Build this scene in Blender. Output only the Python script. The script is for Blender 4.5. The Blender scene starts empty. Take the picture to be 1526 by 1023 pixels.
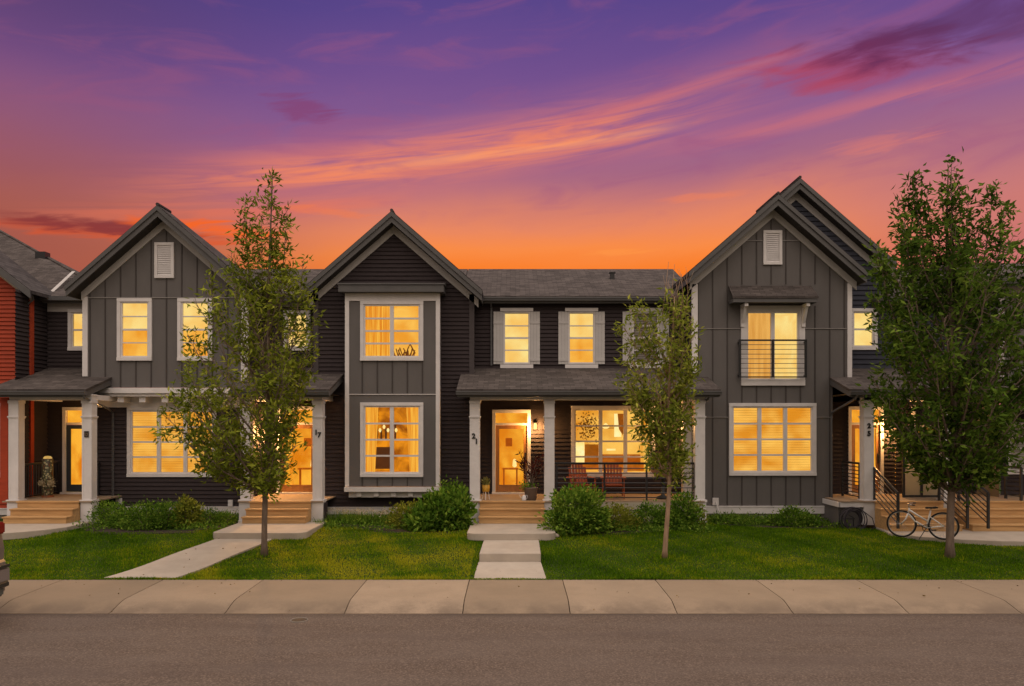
import bpy, bmesh, math, random
import numpy as np
from mathutils import Vector, Matrix
R = math.radians
scene = bpy.context.scene
col = scene.collection
rng = random.Random(7)

# ---------------------------------------------------------------- camera
F, CX, HY, CZ = 1123.0, 765.0, 632.0, 3.17      # focal length in photo pixels, axis, eye height
cam_d = bpy.data.cameras.new('camera'); cam = bpy.data.objects.new('camera', cam_d); col.objects.link(cam)
cam.location = (0, 0, CZ); cam.rotation_euler = (R(90), 0, 0)
cam_d.sensor_width = 36; cam_d.lens = F/1526*36
cam_d.shift_x = -0.0013; cam_d.shift_y = 0.079
cam_d.clip_start = 0.1; cam_d.clip_end = 3000
scene.camera = cam
scene.view_settings.view_transform = 'Standard'; scene.view_settings.look = 'None'
scene.view_settings.exposure = 0.0; scene.view_settings.gamma = 1.0
try: scene.view_settings.use_curve_mapping = False
except Exception: pass

def lin(r, g, b):
    f = lambda c: (c/255/12.92) if c/255 <= .04045 else ((c/255+.055)/1.055)**2.4
    return (f(r), f(g), f(b), 1.0)
def az(px): return math.atan((px-CX)/F)
def el(px, py): return math.atan((HY-py)/math.hypot(F, px-CX))

# ---------------------------------------------------------------- sky
class S:
    """socket wrapper with arithmetic"""
    def __init__(s, nt, k): s.nt = nt; s.k = k
    def _m(s, op, *o):
        n = s.nt.nodes.new('ShaderNodeMath'); n.operation = op
        for i, v in enumerate((s,)+o):
            if isinstance(v, S): s.nt.links.new(v.k, n.inputs[i])
            else: n.inputs[i].default_value = v
        return S(s.nt, n.outputs[0])
    def __add__(s, o): return s._m('ADD', o)
    __radd__ = __add__
    def __sub__(s, o): return s._m('SUBTRACT', o)
    def __mul__(s, o): return s._m('MULTIPLY', o)
    __rmul__ = __mul__
    def __truediv__(s, o): return s._m('DIVIDE', o)
    def sat(s): n = s._m('ADD', 0.0); n.k.node.use_clamp = True; return n
def smooth(x, a, b):
    nt = x.nt; n = nt.nodes.new('ShaderNodeMapRange'); n.interpolation_type = 'SMOOTHSTEP'
    nt.links.new(x.k, n.inputs['Value']); n.inputs['From Min'].default_value = a; n.inputs['From Max'].default_value = b
    return S(nt, n.outputs[0])
def ramp(x, stops, mode='LINEAR'):
    nt = x.nt; n = nt.nodes.new('ShaderNodeValToRGB'); nt.links.new(x.k, n.inputs[0])
    cr = n.color_ramp; cr.interpolation = mode
    while len(cr.elements) > 1: cr.elements.remove(cr.elements[-1])
    for i, (p, c) in enumerate(stops):
        e = cr.elements[0] if i == 0 else cr.elements.new(p)
        e.position = p; e.color = c
    return n.outputs[0]
def mixc(nt, f, a, b, blend='MIX'):
    n = nt.nodes.new('ShaderNodeMix'); n.data_type = 'RGBA'; n.blend_type = blend; n.clamp_factor = True
    for k, v in ((0, f), (6, a), (7, b)):
        if isinstance(v, S): nt.links.new(v.k, n.inputs[k])
        elif hasattr(v, 'is_linked'): nt.links.new(v, n.inputs[k])
        elif isinstance(v, (int, float)): n.inputs[k].default_value = v if k == 0 else (v, v, v, 1)
        else: n.inputs[k].default_value = v
    return n.outputs[2]

W = bpy.data.worlds.new('World'); scene.world = W; W.use_nodes = True
nt = W.node_tree; nt.nodes.clear()
tc = nt.nodes.new('ShaderNodeTexCoord'); sp = nt.nodes.new('ShaderNodeSeparateXYZ'); nt.links.new(tc.outputs['Generated'], sp.inputs[0])
X, Y, Z = (S(nt, sp.outputs[i]) for i in range(3))
A = X._m('ARCTAN2', Y)*(180/math.pi)                         # azimuth, degrees
E = Z._m('ARCTAN2', (X*X+Y*Y)._m('SQRT'))*(180/math.pi)      # elevation, degrees
def skynoise(su, sv, rot, scale=1.0, det=5, dist=.4, off=0):
    c, s_ = math.cos(rot), math.sin(rot)
    u = (A*c+E*s_)*su+off; v = (E*c-A*s_)*sv
    cb = nt.nodes.new('ShaderNodeCombineXYZ'); nt.links.new(u.k, cb.inputs[0]); nt.links.new(v.k, cb.inputs[1]); cb.inputs[2].default_value = off
    n = nt.nodes.new('ShaderNodeTexNoise'); nt.links.new(cb.outputs[0], n.inputs['Vector'])
    n.inputs['Scale'].default_value = scale; n.inputs['Detail'].default_value = det; n.inputs['Distortion'].default_value = dist
    n.inputs['Roughness'].default_value = .55
    return S(nt, n.outputs[0])
ew = E+(skynoise(.05, .12, .15, off=3)-.5)*3.0+smooth(A, 0, -34)*2.2
grad = ramp((ew/90.0).sat(), [(0, lin(215,95,30)), (8/90, lin(240,112,30)), (11.3/90, lin(250,126,40)), (12.9/90, lin(250,140,70)),
    (14.5/90, lin(234,136,96)), (16.4/90, lin(208,124,112)), (18.5/90, lin(166,104,130)), (21/90, lin(140,94,144)), (25/90, lin(114,80,142)),
    (29/90, lin(90,70,138)), (36/90, lin(70,60,118)), (60/90, lin(92,88,120)), (1, lin(110,105,122))])
# the west (left) is dimmer and redder than the middle
lf = smooth(A, -8, -36)
low = smooth(E, 17, 11)
c = mixc(nt, lf*low*.8, grad, lin(168,84,58))
c = mixc(nt, smooth(A, -6, -34)*smooth(E, 24, 15)*.62, c, lin(158,86,82))
c = mixc(nt, lf*smooth(E, 20, 27)*.65, c, lin(60,56,116))
rf = smooth(A, 16, 34)
c = mixc(nt, rf*low*.5, c, lin(196,110,100))
c = mixc(nt, rf*smooth(E, 24, 17)*.45, c, lin(164,108,138))
def band(c0, c1, c2, w_lo, w_hi, a0, a1, a2, a3):
    """soft band along elevation c0+c1*A+c2*A*A, fading in from azimuth a0 to a1 and out from a2 to a3"""
    d = E-(A*A*c2+A*c1+c0)
    g = smooth(d, -w_lo, 0)*smooth(d, w_hi, 0)
    return g*smooth(A, a0, a1)*smooth(A, a3, a2)
n1 = skynoise(.07, .75, .17, det=6, dist=.6, off=1.3)
n2 = skynoise(.06, 1.1, .13, det=5, dist=.7, off=7.1)
n3 = skynoise(.12, .5, .12, det=6, dist=.8, off=4.7)
# broad veil rising to the right
n4 = skynoise(.22, 1.7, .13, det=8, dist=1.1, off=9.3)
n5 = skynoise(.10, 1.5, .13, det=5, dist=.9, off=2.2)
veil = band(20.3, .175, -.0006, 4.2, 4.0, -34, -14, 14, 30)*smooth(n1, .22, .60)
c = mixc(nt, veil*.5, c, lin(192,110,124))
veil = band(20.3, .138, -.0012, 2.6, 3.0, -32, -14, 6, 20)*smooth(n5, .30, .66)
c = mixc(nt, veil*.66, c, lin(232,128,104))
# bright strands
st = band(20.1, .135, -.0016, 1.7, 1.9, -30, -12, 4, 15)*smooth(n5, .30, .66)
c = mixc(nt, st*.72, c, lin(250,140,92))
st2 = band(19.9, .12, -.0018, .55, .7, -16, -4, 7, 15)*smooth(n2, .30, .52)
c = mixc(nt, st2*.6, c, lin(255,160,108))
st3 = band(17.4, .13, .0, .9, 1.0, -36, -27, -16, -6)*smooth(n2, .33, .6)
c = mixc(nt, st3*.6, c, lin(235,118,88))
stC = band(17.4, .205, -.0025, .9, 1.1, 7, 19, 40, 60)*smooth(n2, .3, .55)
c = mixc(nt, stC*.52, c, lin(216,116,114))
st4 = band(20.9, .20, -.0005, .5, .6, 0, 6, 18, 26)*smooth(n2, .3, .55)
c = mixc(nt, st4*.3, c, lin(232,120,104))
# faint high wisps
wi = smooth(n3, .48, .72)*smooth(E, 13, 18)*smooth(E, 44, 27)
c = mixc(nt, wi*.4, c, lin(156,88,128))
n6 = skynoise(.15, .75, .06, det=7, dist=.7, off=5.5)
def blob(a, e, wa, we, tilt=.05, n=n3, lo=.3, hi=.6, off=.9):
    dx = (A-a)/wa; dy = (E-(A-a)*tilt-e)/we
    r = (dx*dx+dy*dy)+(n-.5)*4.4
    return smooth(r, off+.5, off-1.1)
D = lambda px: math.degrees(az(px))
Ed = lambda px, py: math.degrees(el(px, py))
b = blob(D(1262), Ed(1262,98), 7.6, 1.5, -.03, n=n6)
c = mixc(nt, b*.8, c, lin(178,66,86))
b = blob(D(1310), Ed(1310,74), 5.4, 1.5, -.10, n=n6)
c = mixc(nt, b*.8, c, lin(88,44,88))
b = blob(D(1490), Ed(1490,20), 6.0, 2.0, .1, n=n6)
c = mixc(nt, b*.6, c, lin(92,50,92))
b = blob(D(448), Ed(448,162), 2.6, .9, -.05, n=n4)
c = mixc(nt, b*.5, c, lin(136,56,98))
b = blob(D(170), Ed(170,347), 9.0, .55, .02, n=n4, off=.9)
c = mixc(nt, b*.75, c, lin(226,88,40))
b = blob(D(150), Ed(150,338), 7.5, .5, .03, n=n4)
c = mixc(nt, b*.85, c, lin(122,46,56))
b = blob(D(305), Ed(305,339), 5.0, .55, .0, n=n4)
c = mixc(nt, b*.95, c, lin(252,104,34))
b = blob(D(1310), Ed(1310,213), 3.4, .6, .03, n=n4)
c = mixc(nt, b*.5, c, lin(222,124,112))
b = blob(D(490), Ed(490,316), 4.0, .35, -.06, n=n4)
c = mixc(nt, b*.55, c, lin(240,124,78))
b = blob(D(1040), Ed(1040,294), 3.5, .3, .02, n=n4)
c = mixc(nt, b*.5, c, lin(238,130,90))
b = blob(D(920), Ed(920,376), 2.6, .25, .02, n=n4)
c = mixc(nt, b*.6, c, lin(255,150,70))
c = mixc(nt, smooth(A, -14, -36)*.20, c, lin(140,76,66))
# the half of the sky behind the camera is pale evening haze
bright = ramp((E/90.0).sat(), [(0, (.16,.115,.09,1)), (.14, (.46,.36,.29,1)), (.42, (1.42,1.19,1.03,1)), (.7, (2.0,1.70,1.50,1)), (1, (2.4,2.05,1.82,1))])
back = smooth(Y, .25, -.35)
hz = smooth(E, 36, 55)
c = mixc(nt, hz, c, bright)
c = mixc(nt, back, c, bright)
below = smooth(E, 0, -4)
c = mixc(nt, below, c, (.16,.11,.08,1))
bg = nt.nodes.new('ShaderNodeBackground'); nt.links.new(c, bg.inputs[0]); bg.inputs[1].default_value = 1.0
wo = nt.nodes.new('ShaderNodeOutputWorld'); nt.links.new(bg.outputs[0], wo.inputs[0])
# weak, wide after-glow "sun" from behind the street
sl = bpy.data.lights.new('sun', 'SUN'); sl.energy = .25; sl.angle = R(35); sl.color = (1, .80, .62)
so = bpy.data.objects.new('sun', sl); col.objects.link(so); so.rotation_euler = (R(58), 0, R(18)); so.location = (0, -20, 30)

# ---------------------------------------------------------------- helpers
def wx(px, Y): return (px-CX)*Y/F
def wz(py, Y): return CZ-(py-HY)*Y/F
def world_off(p):
    v = Vector((0, 0, 0))
    while p is not None: v += p.location; p = p.parent
    return v
class MB:
    def __init__(s): s.v = []; s.f = []
    def add(s, vs, fs):
        o = len(s.v); s.v += [tuple(v) for v in vs]; s.f += [tuple(i+o for i in f) for f in fs]; return s
    def box(s, x0, x1, y0, y1, z0, z1):
        if x0 > x1: x0, x1 = x1, x0
        if y0 > y1: y0, y1 = y1, y0
        if z0 > z1: z0, z1 = z1, z0
        v = [(x, y, z) for z in (z0, z1) for y in (y0, y1) for x in (x0, x1)]
        return s.add(v, [(0,2,3,1), (4,5,7,6), (0,1,5,4), (2,6,7,3), (0,4,6,2), (1,3,7,5)])
    def quad(s, *p): return s.add(p, [tuple(range(len(p)))])
    def prism(s, pts, f0, f1):
        """pts: 2-D outline; f0, f1 map (a, b) to 3-D for the two ends"""
        n = len(pts); v = [f0(*p) for p in pts]+[f1(*p) for p in pts]
        fs = [tuple(range(n))[::-1], tuple(range(n, 2*n))]+[(i, (i+1) % n, n+(i+1) % n, n+i) for i in range(n)]
        return s.add(v, fs)
    def tube(s, pts, rad, n=8, cap=True):
        pts = [Vector(p) for p in pts]
        if not isinstance(rad, (list, tuple)): rad = [rad]*len(pts)
        vs = []; up = None
        for i, p in enumerate(pts):
            d = (pts[min(i+1, len(pts)-1)]-pts[max(i-1, 0)])
            d = d.normalized() if d.length > 1e-9 else Vector((0, 0, 1))
            if up is None:
                up = d.orthogonal().normalized()
            else:
                up = (up-d*up.dot(d)); up = up.normalized() if up.length > 1e-6 else d.orthogonal().normalized()
            w = d.cross(up)
            for k in range(n):
                a = 2*math.pi*k/n; vs.append(p+(up*math.cos(a)+w*math.sin(a))*rad[i])
        fs = []
        for i in range(len(pts)-1):
            for k in range(n):
                fs.append((i*n+k, i*n+(k+1) % n, (i+1)*n+(k+1) % n, (i+1)*n+k))
        if cap: fs += [tuple(range(n))[::-1], tuple(range((len(pts)-1)*n, len(pts)*n))]
        return s.add(vs, fs)
    def lathe(s, prof, cx, cy, n=20):
        vs = [(cx+r*math.cos(2*math.pi*k/n), cy+r*math.sin(2*math.pi*k/n), z) for r, z in prof for k in range(n)]
        fs = [(i*n+k, i*n+(k+1) % n, (i+1)*n+(k+1) % n, (i+1)*n+k) for i in range(len(prof)-1) for k in range(n)]
        fs += [tuple(range(n))[::-1], tuple(range((len(prof)-1)*n, len(prof)*n))]
        return s.add(vs, fs)
    def ring(s, c, r, rt, axis_u, axis_v, n=36, m=8):
        c = Vector(c); u = Vector(axis_u); v = Vector(axis_v); w = u.cross(v)
        vs = []; fs = []
        for i in range(n):
            a = 2*math.pi*i/n; e = u*math.cos(a)+v*math.sin(a)
            for k in range(m):
                b_ = 2*math.pi*k/m; vs.append(c+e*(r+rt*math.cos(b_))+w*rt*math.sin(b_))
        for i in range(n):
            for k in range(m): fs.append((i*m+k, ((i+1) % n)*m+k, ((i+1) % n)*m+(k+1) % m, i*m+(k+1) % m))
        return s.add(vs, fs)
    def build(s, name, m, parent=None, smooth=False, bevel=0, extra=None):
        off = world_off(parent)
        me = bpy.data.meshes.new(name); me.from_pydata([(x-off.x, y-off.y, z-off.z) for x, y, z in s.v], [], s.f)
        bm = bmesh.new(); bm.from_mesh(me)
        if bevel:
            es = [e for e in bm.edges if len(e.link_faces) == 2 and e.calc_face_angle(0) > .6]
            bmesh.ops.bevel(bm, geom=es, offset=bevel, segments=2, affect='EDGES', clamp_overlap=True)
        bmesh.ops.recalc_face_normals(bm, faces=bm.faces); bm.to_mesh(me); bm.free()
        if extra:
            e_mb, e_m = extra; bm = bmesh.new(); bm.from_mesh(me); vs_ = [bm.verts.new((x-off.x, y-off.y, z-off.z)) for x, y, z in e_mb.v]
            for f_ in e_mb.f: bm.faces.new([vs_[i] for i in f_]).material_index = 1
            bm.to_mesh(me); bm.free()
        if smooth:
            me.polygons.foreach_set('use_smooth', [True]*len(me.polygons))
        me.materials.append(m)
        if extra: me.materials.append(extra[1])
        o = bpy.data.objects.new(name, me); col.objects.link(o)
        if parent: o.parent = parent
        return o
def tag(o, label=None, cat=None, group=None, kind=None):
    if label: o['label'] = label
    if cat: o['category'] = cat
    if group: o['group'] = group
    if kind: o['kind'] = kind
    return o
def thing(name, loc, label, cat, group=None):
    o = bpy.data.objects.new(name, None); o.empty_display_size = .2; o.location = loc; col.objects.link(o)
    return tag(o, label, cat, group)
def structure(o): o['kind'] = 'structure'; return o

# ---------------------------------------------------------------- materials
MATS = {}
def base_mat(name):
    m = bpy.data.materials.new(name); m.use_nodes = True; t = m.node_tree
    return m, t, t.nodes['Principled BSDF']
def mat(name, c, rough=.7, var=.15, scale=6, bump=0, bscale=60, metal=0, stretch=(1,1,1), spec=.3, grime=0):
    """plain painted / cast surface: base colour with two scales of noise and an optional fine bump"""
    m, t, p = base_mat(name)
    tc = t.nodes.new('ShaderNodeTexCoord'); mp = t.nodes.new('ShaderNodeMapping'); mp.inputs['Scale'].default_value = stretch
    t.links.new(tc.outputs['Object'], mp.inputs[0])
    n = t.nodes.new('ShaderNodeTexNoise'); n.inputs['Scale'].default_value = scale; n.inputs['Detail'].default_value = 8; n.inputs['Roughness'].default_value = .65
    t.links.new(mp.outputs[0], n.inputs['Vector'])
    f = S(t, n.outputs[0])
    lo = tuple(v*(1-var) for v in c[:3])+(1,); hi = tuple(min(1, v*(1+var)) for v in c[:3])+(1,)
    o = ramp(f, [(.3, lo), (.7, hi)])
    if grime:
        n2 = t.nodes.new('ShaderNodeTexNoise'); n2.inputs['Scale'].default_value = scale*.18; n2.inputs['Detail'].default_value = 10
        n2.inputs['Roughness'].default_value = .7
        t.links.new(mp.outputs[0], n2.inputs['Vector'])
        o = mixc(t, smooth(S(t, n2.outputs[0]), .48, .68)*grime, o, tuple(v*.55 for v in c[:3])+(1,))
    t.links.new(o, p.inputs['Base Color'])
    p.inputs['Roughness'].default_value = rough; p.inputs['Metallic'].default_value = metal
    p.inputs['Specular IOR Level'].default_value = spec
    if bump:
        n3 = t.nodes.new('ShaderNodeTexNoise'); n3.inputs['Scale'].default_value = bscale; n3.inputs['Detail'].default_value = 6
        t.links.new(mp.outputs[0], n3.inputs['Vector'])
        b_ = t.nodes.new('ShaderNodeBump'); b_.inputs['Strength'].default_value = bump; b_.inputs['Distance'].default_value = .01
        t.links.new(n3.outputs[0], b_.inputs['Height']); t.links.new(b_.outputs[0], p.inputs['Normal'])
    MATS[name] = m; return m
def shingle_mat(name, c, side=False):
    m, t, p = base_mat(name)
    tc = t.nodes.new('ShaderNodeTexCoord'); sp = t.nodes.new('ShaderNodeSeparateXYZ'); t.links.new(tc.outputs['Object'], sp.inputs[0])
    cb = t.nodes.new('ShaderNodeCombineXYZ')
    t.links.new(sp.outputs[1 if side else 0], cb.inputs[0])
    v = S(t, sp.outputs[2])*(1.5 if side else 2.6); t.links.new(v.k, cb.inputs[1])
    br = t.nodes.new('ShaderNodeTexBrick'); t.links.new(cb.outputs[0], br.inputs['Vector'])
    br.inputs['Scale'].default_value = 1; br.inputs['Brick Width'].default_value = .30; br.inputs['Row Height'].default_value = .14
    br.inputs['Mortar Size'].default_value = .008; br.inputs['Mortar Smooth'].default_value = .3; br.offset = .43
    br.inputs['Color1'].default_value = tuple(v*.72 for v in c[:3])+(1,); br.inputs['Color2'].default_value = tuple(v*1.28 for v in c[:3])+(1,)
    br.inputs['Mortar'].default_value = tuple(v*.5 for v in c[:3])+(1,); br.inputs['Bias'].default_value = 0
    n = t.nodes.new('ShaderNodeTexNoise'); n.inputs['Scale'].default_value = 3; n.inputs['Detail'].default_value = 10; n.inputs['Roughness'].default_value = .8
    t.links.new(tc.outputs['Object'], n.inputs['Vector'])
    o = mixc(t, .75, br.outputs[0], ramp(S(t, n.outputs[0]), [(.3, (.6,.6,.6,1)), (.7, (1.4,1.38,1.35,1))]), 'MULTIPLY')
    t.links.new(o, p.inputs['Base Color']); p.inputs['Roughness'].default_value = .95; p.inputs['Specular IOR Level'].default_value = .15
    b_ = t.nodes.new('ShaderNodeBump'); b_.inputs['Strength'].default_value = .6; b_.inputs['Distance'].default_value = .012
    inv = S(t, br.outputs['Fac'])*-1.0+1.0+S(t, n.outputs[0])*.5
    t.links.new(inv.k, b_.inputs['Height']); t.links.new(b_.outputs[0], p.inputs['Normal'])
    MATS[name] = m; return m
def glow_mat(name, c1, c2, strength=1.0, scale=2.0, stretch=(1,1,1), dist=0.3, det=3):
    m, t, p = base_mat(name); t.nodes.remove(p)
    out = [n for n in t.nodes if n.type == 'OUTPUT_MATERIAL'][0]
    tc = t.nodes.new('ShaderNodeTexCoord'); mp = t.nodes.new('ShaderNodeMapping'); mp.inputs['Scale'].default_value = stretch
    t.links.new(tc.outputs['Object'], mp.inputs[0])
    n = t.nodes.new('ShaderNodeTexNoise'); n.inputs['Scale'].default_value = scale; n.inputs['Detail'].default_value = det; n.inputs['Distortion'].default_value = dist
    t.links.new(mp.outputs[0], n.inputs['Vector'])
    o = ramp(S(t, n.outputs[0]), [(.34, c1), (.66, c2)])
    e = t.nodes.new('ShaderNodeEmission'); t.links.new(o, e.inputs[0]); e.inputs[1].default_value = strength
    t.links.new(e.outputs[0], out.inputs[0]); MATS[name] = m; return m
def glass_mat(name, refl=.07, tint=(1,1,1,1)):
    m, t, p = base_mat(name); t.nodes.remove(p)
    out = [n for n in t.nodes if n.type == 'OUTPUT_MATERIAL'][0]
    tr = t.nodes.new('ShaderNodeBsdfTransparent'); tr.inputs[0].default_value = tint
    gl = t.nodes.new('ShaderNodeBsdfGlossy'); gl.inputs['Roughness'].default_value = .03
    lw = t.nodes.new('ShaderNodeFresnel'); lw.inputs[0].default_value = 1.45
    mx = t.nodes.new('ShaderNodeMixShader'); t.links.new(lw.outputs[0], mx.inputs[0]); t.links.new(tr.outputs[0], mx.inputs[1]); t.links.new(gl.outputs[0], mx.inputs[2])
    t.links.new(mx.outputs[0], out.inputs[0]); MATS[name] = m; return m
def leaf_mat(name, dark, mid, light, trans=.35):
    m, t, p = base_mat(name); t.nodes.remove(p)
    out = [n for n in t.nodes if n.type == 'OUTPUT_MATERIAL'][0]
    at = t.nodes.new('ShaderNodeAttribute'); at.attribute_name = 'tone'
    o = ramp(S(t, at.outputs['Fac']), [(0, dark), (.5, mid), (1, light)])
    d = t.nodes.new('ShaderNodeBsdfDiffuse'); t.links.new(o, d.inputs[0])
    tl = t.nodes.new('ShaderNodeBsdfTranslucent'); t.links.new(o, tl.inputs[0])
    mx = t.nodes.new('ShaderNodeMixShader'); mx.inputs[0].default_value = trans
    t.links.new(d.outputs[0], mx.inputs[1]); t.links.new(tl.outputs[0], mx.inputs[2])
    t.links.new(mx.outputs[0], out.inputs[0]); MATS[name] = m; return m

M_trim = mat('white_trim_paint', (.66,.635,.63,1), .6, .07, 3, .08, 90, grime=.18)
M_trimg = mat('grey_white_board', (.46,.44,.425,1), .65, .08, 3, grime=.15)
M_bb = mat('taupe_board_panel', (.124,.115,.112,1), .75, .08, 2.2, .1, 120, stretch=(1,1,.4), grime=.12)
M_bat = mat('taupe_batten_edge_shade', (.058,.050,.047,1), .75, .1, 4)  # darker than the panels: the battens' edge shadow is painted into their colour
M_sid = mat('charcoal_siding', (.045,.036,.038,1), .8, .12, 5, .15, 160, stretch=(1,1,3), grime=.15, spec=.1)
M_sidb = mat('navy_siding', (.045,.048,.064,1), .8, .12, 5, stretch=(1,1,3), spec=.1)
M_red = mat('red_siding', (.35,.046,.016,1), .7, .12, 4, stretch=(1,1,3), grime=.2)
M_dark = mat('charcoal_fascia', (.095,.092,.092,1), .55, .1, 3)
M_soff = mat('dark_soffit', (.045,.040,.038,1), .8, .1, 3)
M_gut = mat('gutter_metal', (.085,.085,.088,1), .4, .1, 3, spec=.5)
M_sh = shingle_mat('asphalt_shingle', (.082,.070,.066,1))
M_shs = shingle_mat('asphalt_shingle_side', (.068,.061,.060,1), side=True)
M_wood = mat('stair_timber', (.50,.30,.13,1), .65, .25, 5, .2, 40, stretch=(.25,3,3), grime=.2)
M_deck = mat('deck_boards', (.30,.22,.15,1), .7, .2, 5, stretch=(.25,3,3))
M_door_n = mat('navy_door_paint', (.03,.042,.06,1), .4, .06, 3, spec=.5)
M_door_b = mat('oak_door_stain', (.32,.14,.04,1), .45, .25, 5, stretch=(3,3,.4), spec=.5)
M_black = mat('black_metal', (.018,.018,.02,1), .4, .1, 5, spec=.5)
M_steel = mat('brushed_steel', (.5,.48,.46,1), .35, .05, 5, metal=1)
M_conc = mat('cast_concrete', (.40,.345,.285,1), .85, .10, 2.5, .25, 120, grime=.25)
M_found = mat('foundation_parge', (.21,.19,.165,1), .9, .12, 3, .3, 60, grime=.3)
M_soil = mat('garden_mulch', (.035,.025,.018,1), .95, .35, 12, .8, 40)
M_bark = mat('grey_brown_bark', (.17,.125,.095,1), .9, .35, 9, .9, 45, stretch=(1.5,1.5,.35))
M_barkl = mat('pale_young_bark', (.30,.20,.13,1), .85, .3, 9, .7, 45, stretch=(1.5,1.5,.35))
M_num = mat('black_numeral', (.012,.012,.012,1), .4, 0, 3)
M_glass = glass_mat('window_glass')
G_pale = glow_mat('lit_shade_pale', lin(250,196,98), lin(255,226,140), 1.0, 1.3)
G_warm = glow_mat('lit_shade_warm', lin(240,156,42), lin(255,196,84), 1.0, 1.5)
G_amb = glow_mat('lit_blind_amber', lin(226,144,36), lin(255,196,88), 1.0, 1.0, stretch=(1,1,1.5), det=2)
G_deep = glow_mat('lit_room_deep', lin(150,76,8), lin(240,146,24), 1.0, 2.2, det=5, dist=1.0)
G_door = glow_mat('lit_door_glass', lin(226,128,18), lin(255,180,54), 1.0, 1.6)
G_curt = glow_mat('lit_curtain', lin(226,130,24), lin(255,190,70), 1.0, 3, stretch=(5,5,.2))
G_lamp = glow_mat('lit_lamp_shade', (1.0,.55,.16,1), (1.0,.62,.22,1), 2.2, 2)
G_bright = glow_mat('lit_lamp_glow', lin(255,214,120), lin(255,236,170), 1.15, 2)
M_sil = mat('dark_furniture', (.12,.06,.025,1), .6, .2, 5)
M_blindw = mat('unlit_white_blind', (.42,.39,.36,1), .7, .06, 3)
LEAF_T = leaf_mat('tree_leaf', (.065,.095,.010,1), (.20,.25,.028,1), (.48,.52,.07,1))
LEAF_T2 = leaf_mat('young_tree_leaf', (.08,.115,.014,1), (.24,.29,.038,1), (.54,.56,.10,1))
LEAF_T3 = leaf_mat('dark_tree_leaf', (.030,.064,.010,1), (.095,.165,.022,1), (.24,.34,.05,1))
LEAF_S = leaf_mat('shrub_leaf', (.032,.08,.010,1), (.115,.225,.024,1), (.36,.48,.07,1), .3)
LEAF_Y = leaf_mat('gold_shrub_leaf', (.09,.12,.014,1), (.25,.28,.035,1), (.48,.46,.08,1), .3)
LEAF_R = leaf_mat('burgundy_leaf', (.02,.008,.008,1), (.07,.022,.02,1), (.20,.05,.035,1), .3)
LEAF_F = leaf_mat('pale_flower', (.35,.30,.20,1), (.5,.44,.3,1), (.65,.6,.45,1), .3)
GRASS = leaf_mat('lawn_blade', (.040,.105,.004,1), (.125,.245,.008,1), (.44,.43,.02,1), .35)
# ---------------------------------------------------------------- building kit
def front(Yp): return lambda u, z, d: (u, Yp-d, z)
def side_r(Xp): return lambda u, z, d: (Xp+d, u, z)        # faces +X, u runs along Y
def side_l(Xp): return lambda u, z, d: (Xp-d, u, z)
def span(poly, z):
    xs = []
    n = len(poly)
    for i in range(n):
        (a, za), (b_, zb) = poly[i], poly[(i+1) % n]
        if (za-z)*(zb-z) <= 0 and abs(za-zb) > 1e-9: xs.append(a+(b_-a)*(z-za)/(zb-za))
    return (min(xs), max(xs)) if len(xs) > 1 else None
def clad(mb, poly, P, holes=(), lap=None, D=.036):
    """convex wall outline (u,z) minus rectangular holes, as lapped boards (lap) or a flat sheet"""
    z0 = min(p[1] for p in poly); z1 = max(p[1] for p in poly)
    zs = {z0, z1} | {p[1] for p in poly}
    for h in holes: zs |= {h[2], h[3]}
    if lap:
        k = 0
        while z0+k*lap < z1: zs.add(z0+k*lap); k += 1
    zs = sorted(z for z in zs if z0-1e-6 <= z <= z1+1e-6)
    out = [zs[0]]
    for z in zs[1:]:
        if z-out[-1] > 1e-4: out.append(z)
    for a, b_ in zip(out[:-1], out[1:]):
        sa, sb = span(poly, a+1e-5), span(poly, b_-1e-5)
        if not sa or not sb: continue
        m_ = (a+b_)/2
        hs = sorted((h[0], h[1]) for h in holes if h[2] <= m_ <= h[3])
        edges = []; l = (sa[0], sb[0])
        for h0, h1 in hs: edges.append((l, (h0, h0))); l = (h1, h1)
        edges.append((l, (sa[1], sb[1])))
        if lap:
            k = math.floor((a-z0)/lap+1e-4); zk = z0+k*lap
            da = D*(1-(a-zk)/lap); db = D*(1-(b_-zk)/lap)
            start = abs(a-zk) < 1e-4
        else: da = db = 0; start = False
        for (la, lb), (ra, rb) in edges:
            if ra-la < 1e-4 and rb-lb < 1e-4: continue
            mb.quad(P(la, a, da), P(ra, a, da), P(rb, b_, db), P(lb, b_, db))
            if start: mb.quad(P(la, a, -.004), P(ra, a, -.004), P(ra, a, da), P(la, a, da))
def gable_poly(xl, xr, zb, xc, za, slope):
    return [(xl, zb), (xr, zb), (xr, za-slope*(xr-xc)), (xc, za), (xl, za-slope*(xc-xl))]
def battens(mb, xs, poly, Yp, holes=(), w=.032, d=.018):
    for x in xs:
        zz = []
        n = len(poly)
        for i in range(n):
            (a, za), (b_, zb) = poly[i], poly[(i+1) % n]
            if (a-x)*(b_-x) <= 0 and abs(a-b_) > 1e-9: zz.append(za+(zb-za)*(x-a)/(b_-a))
        if len(zz) < 2: continue
        lo, hi = min(zz), max(zz); segs = [(lo, hi)]
        for h in holes:
            if h[0]-.02 < x < h[1]+.02:
                ns = []
                for a, b_ in segs:
                    if h[2] > a: ns.append((a, min(b_, h[2])))
                    if h[3] < b_: ns.append((max(a, h[3]), b_))
                segs = ns
        for a, b_ in segs:
            if b_-a > .03: mb.box(x-w/2, x+w/2, Yp-d, Yp+.005, a+.002, b_-.002)

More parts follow.
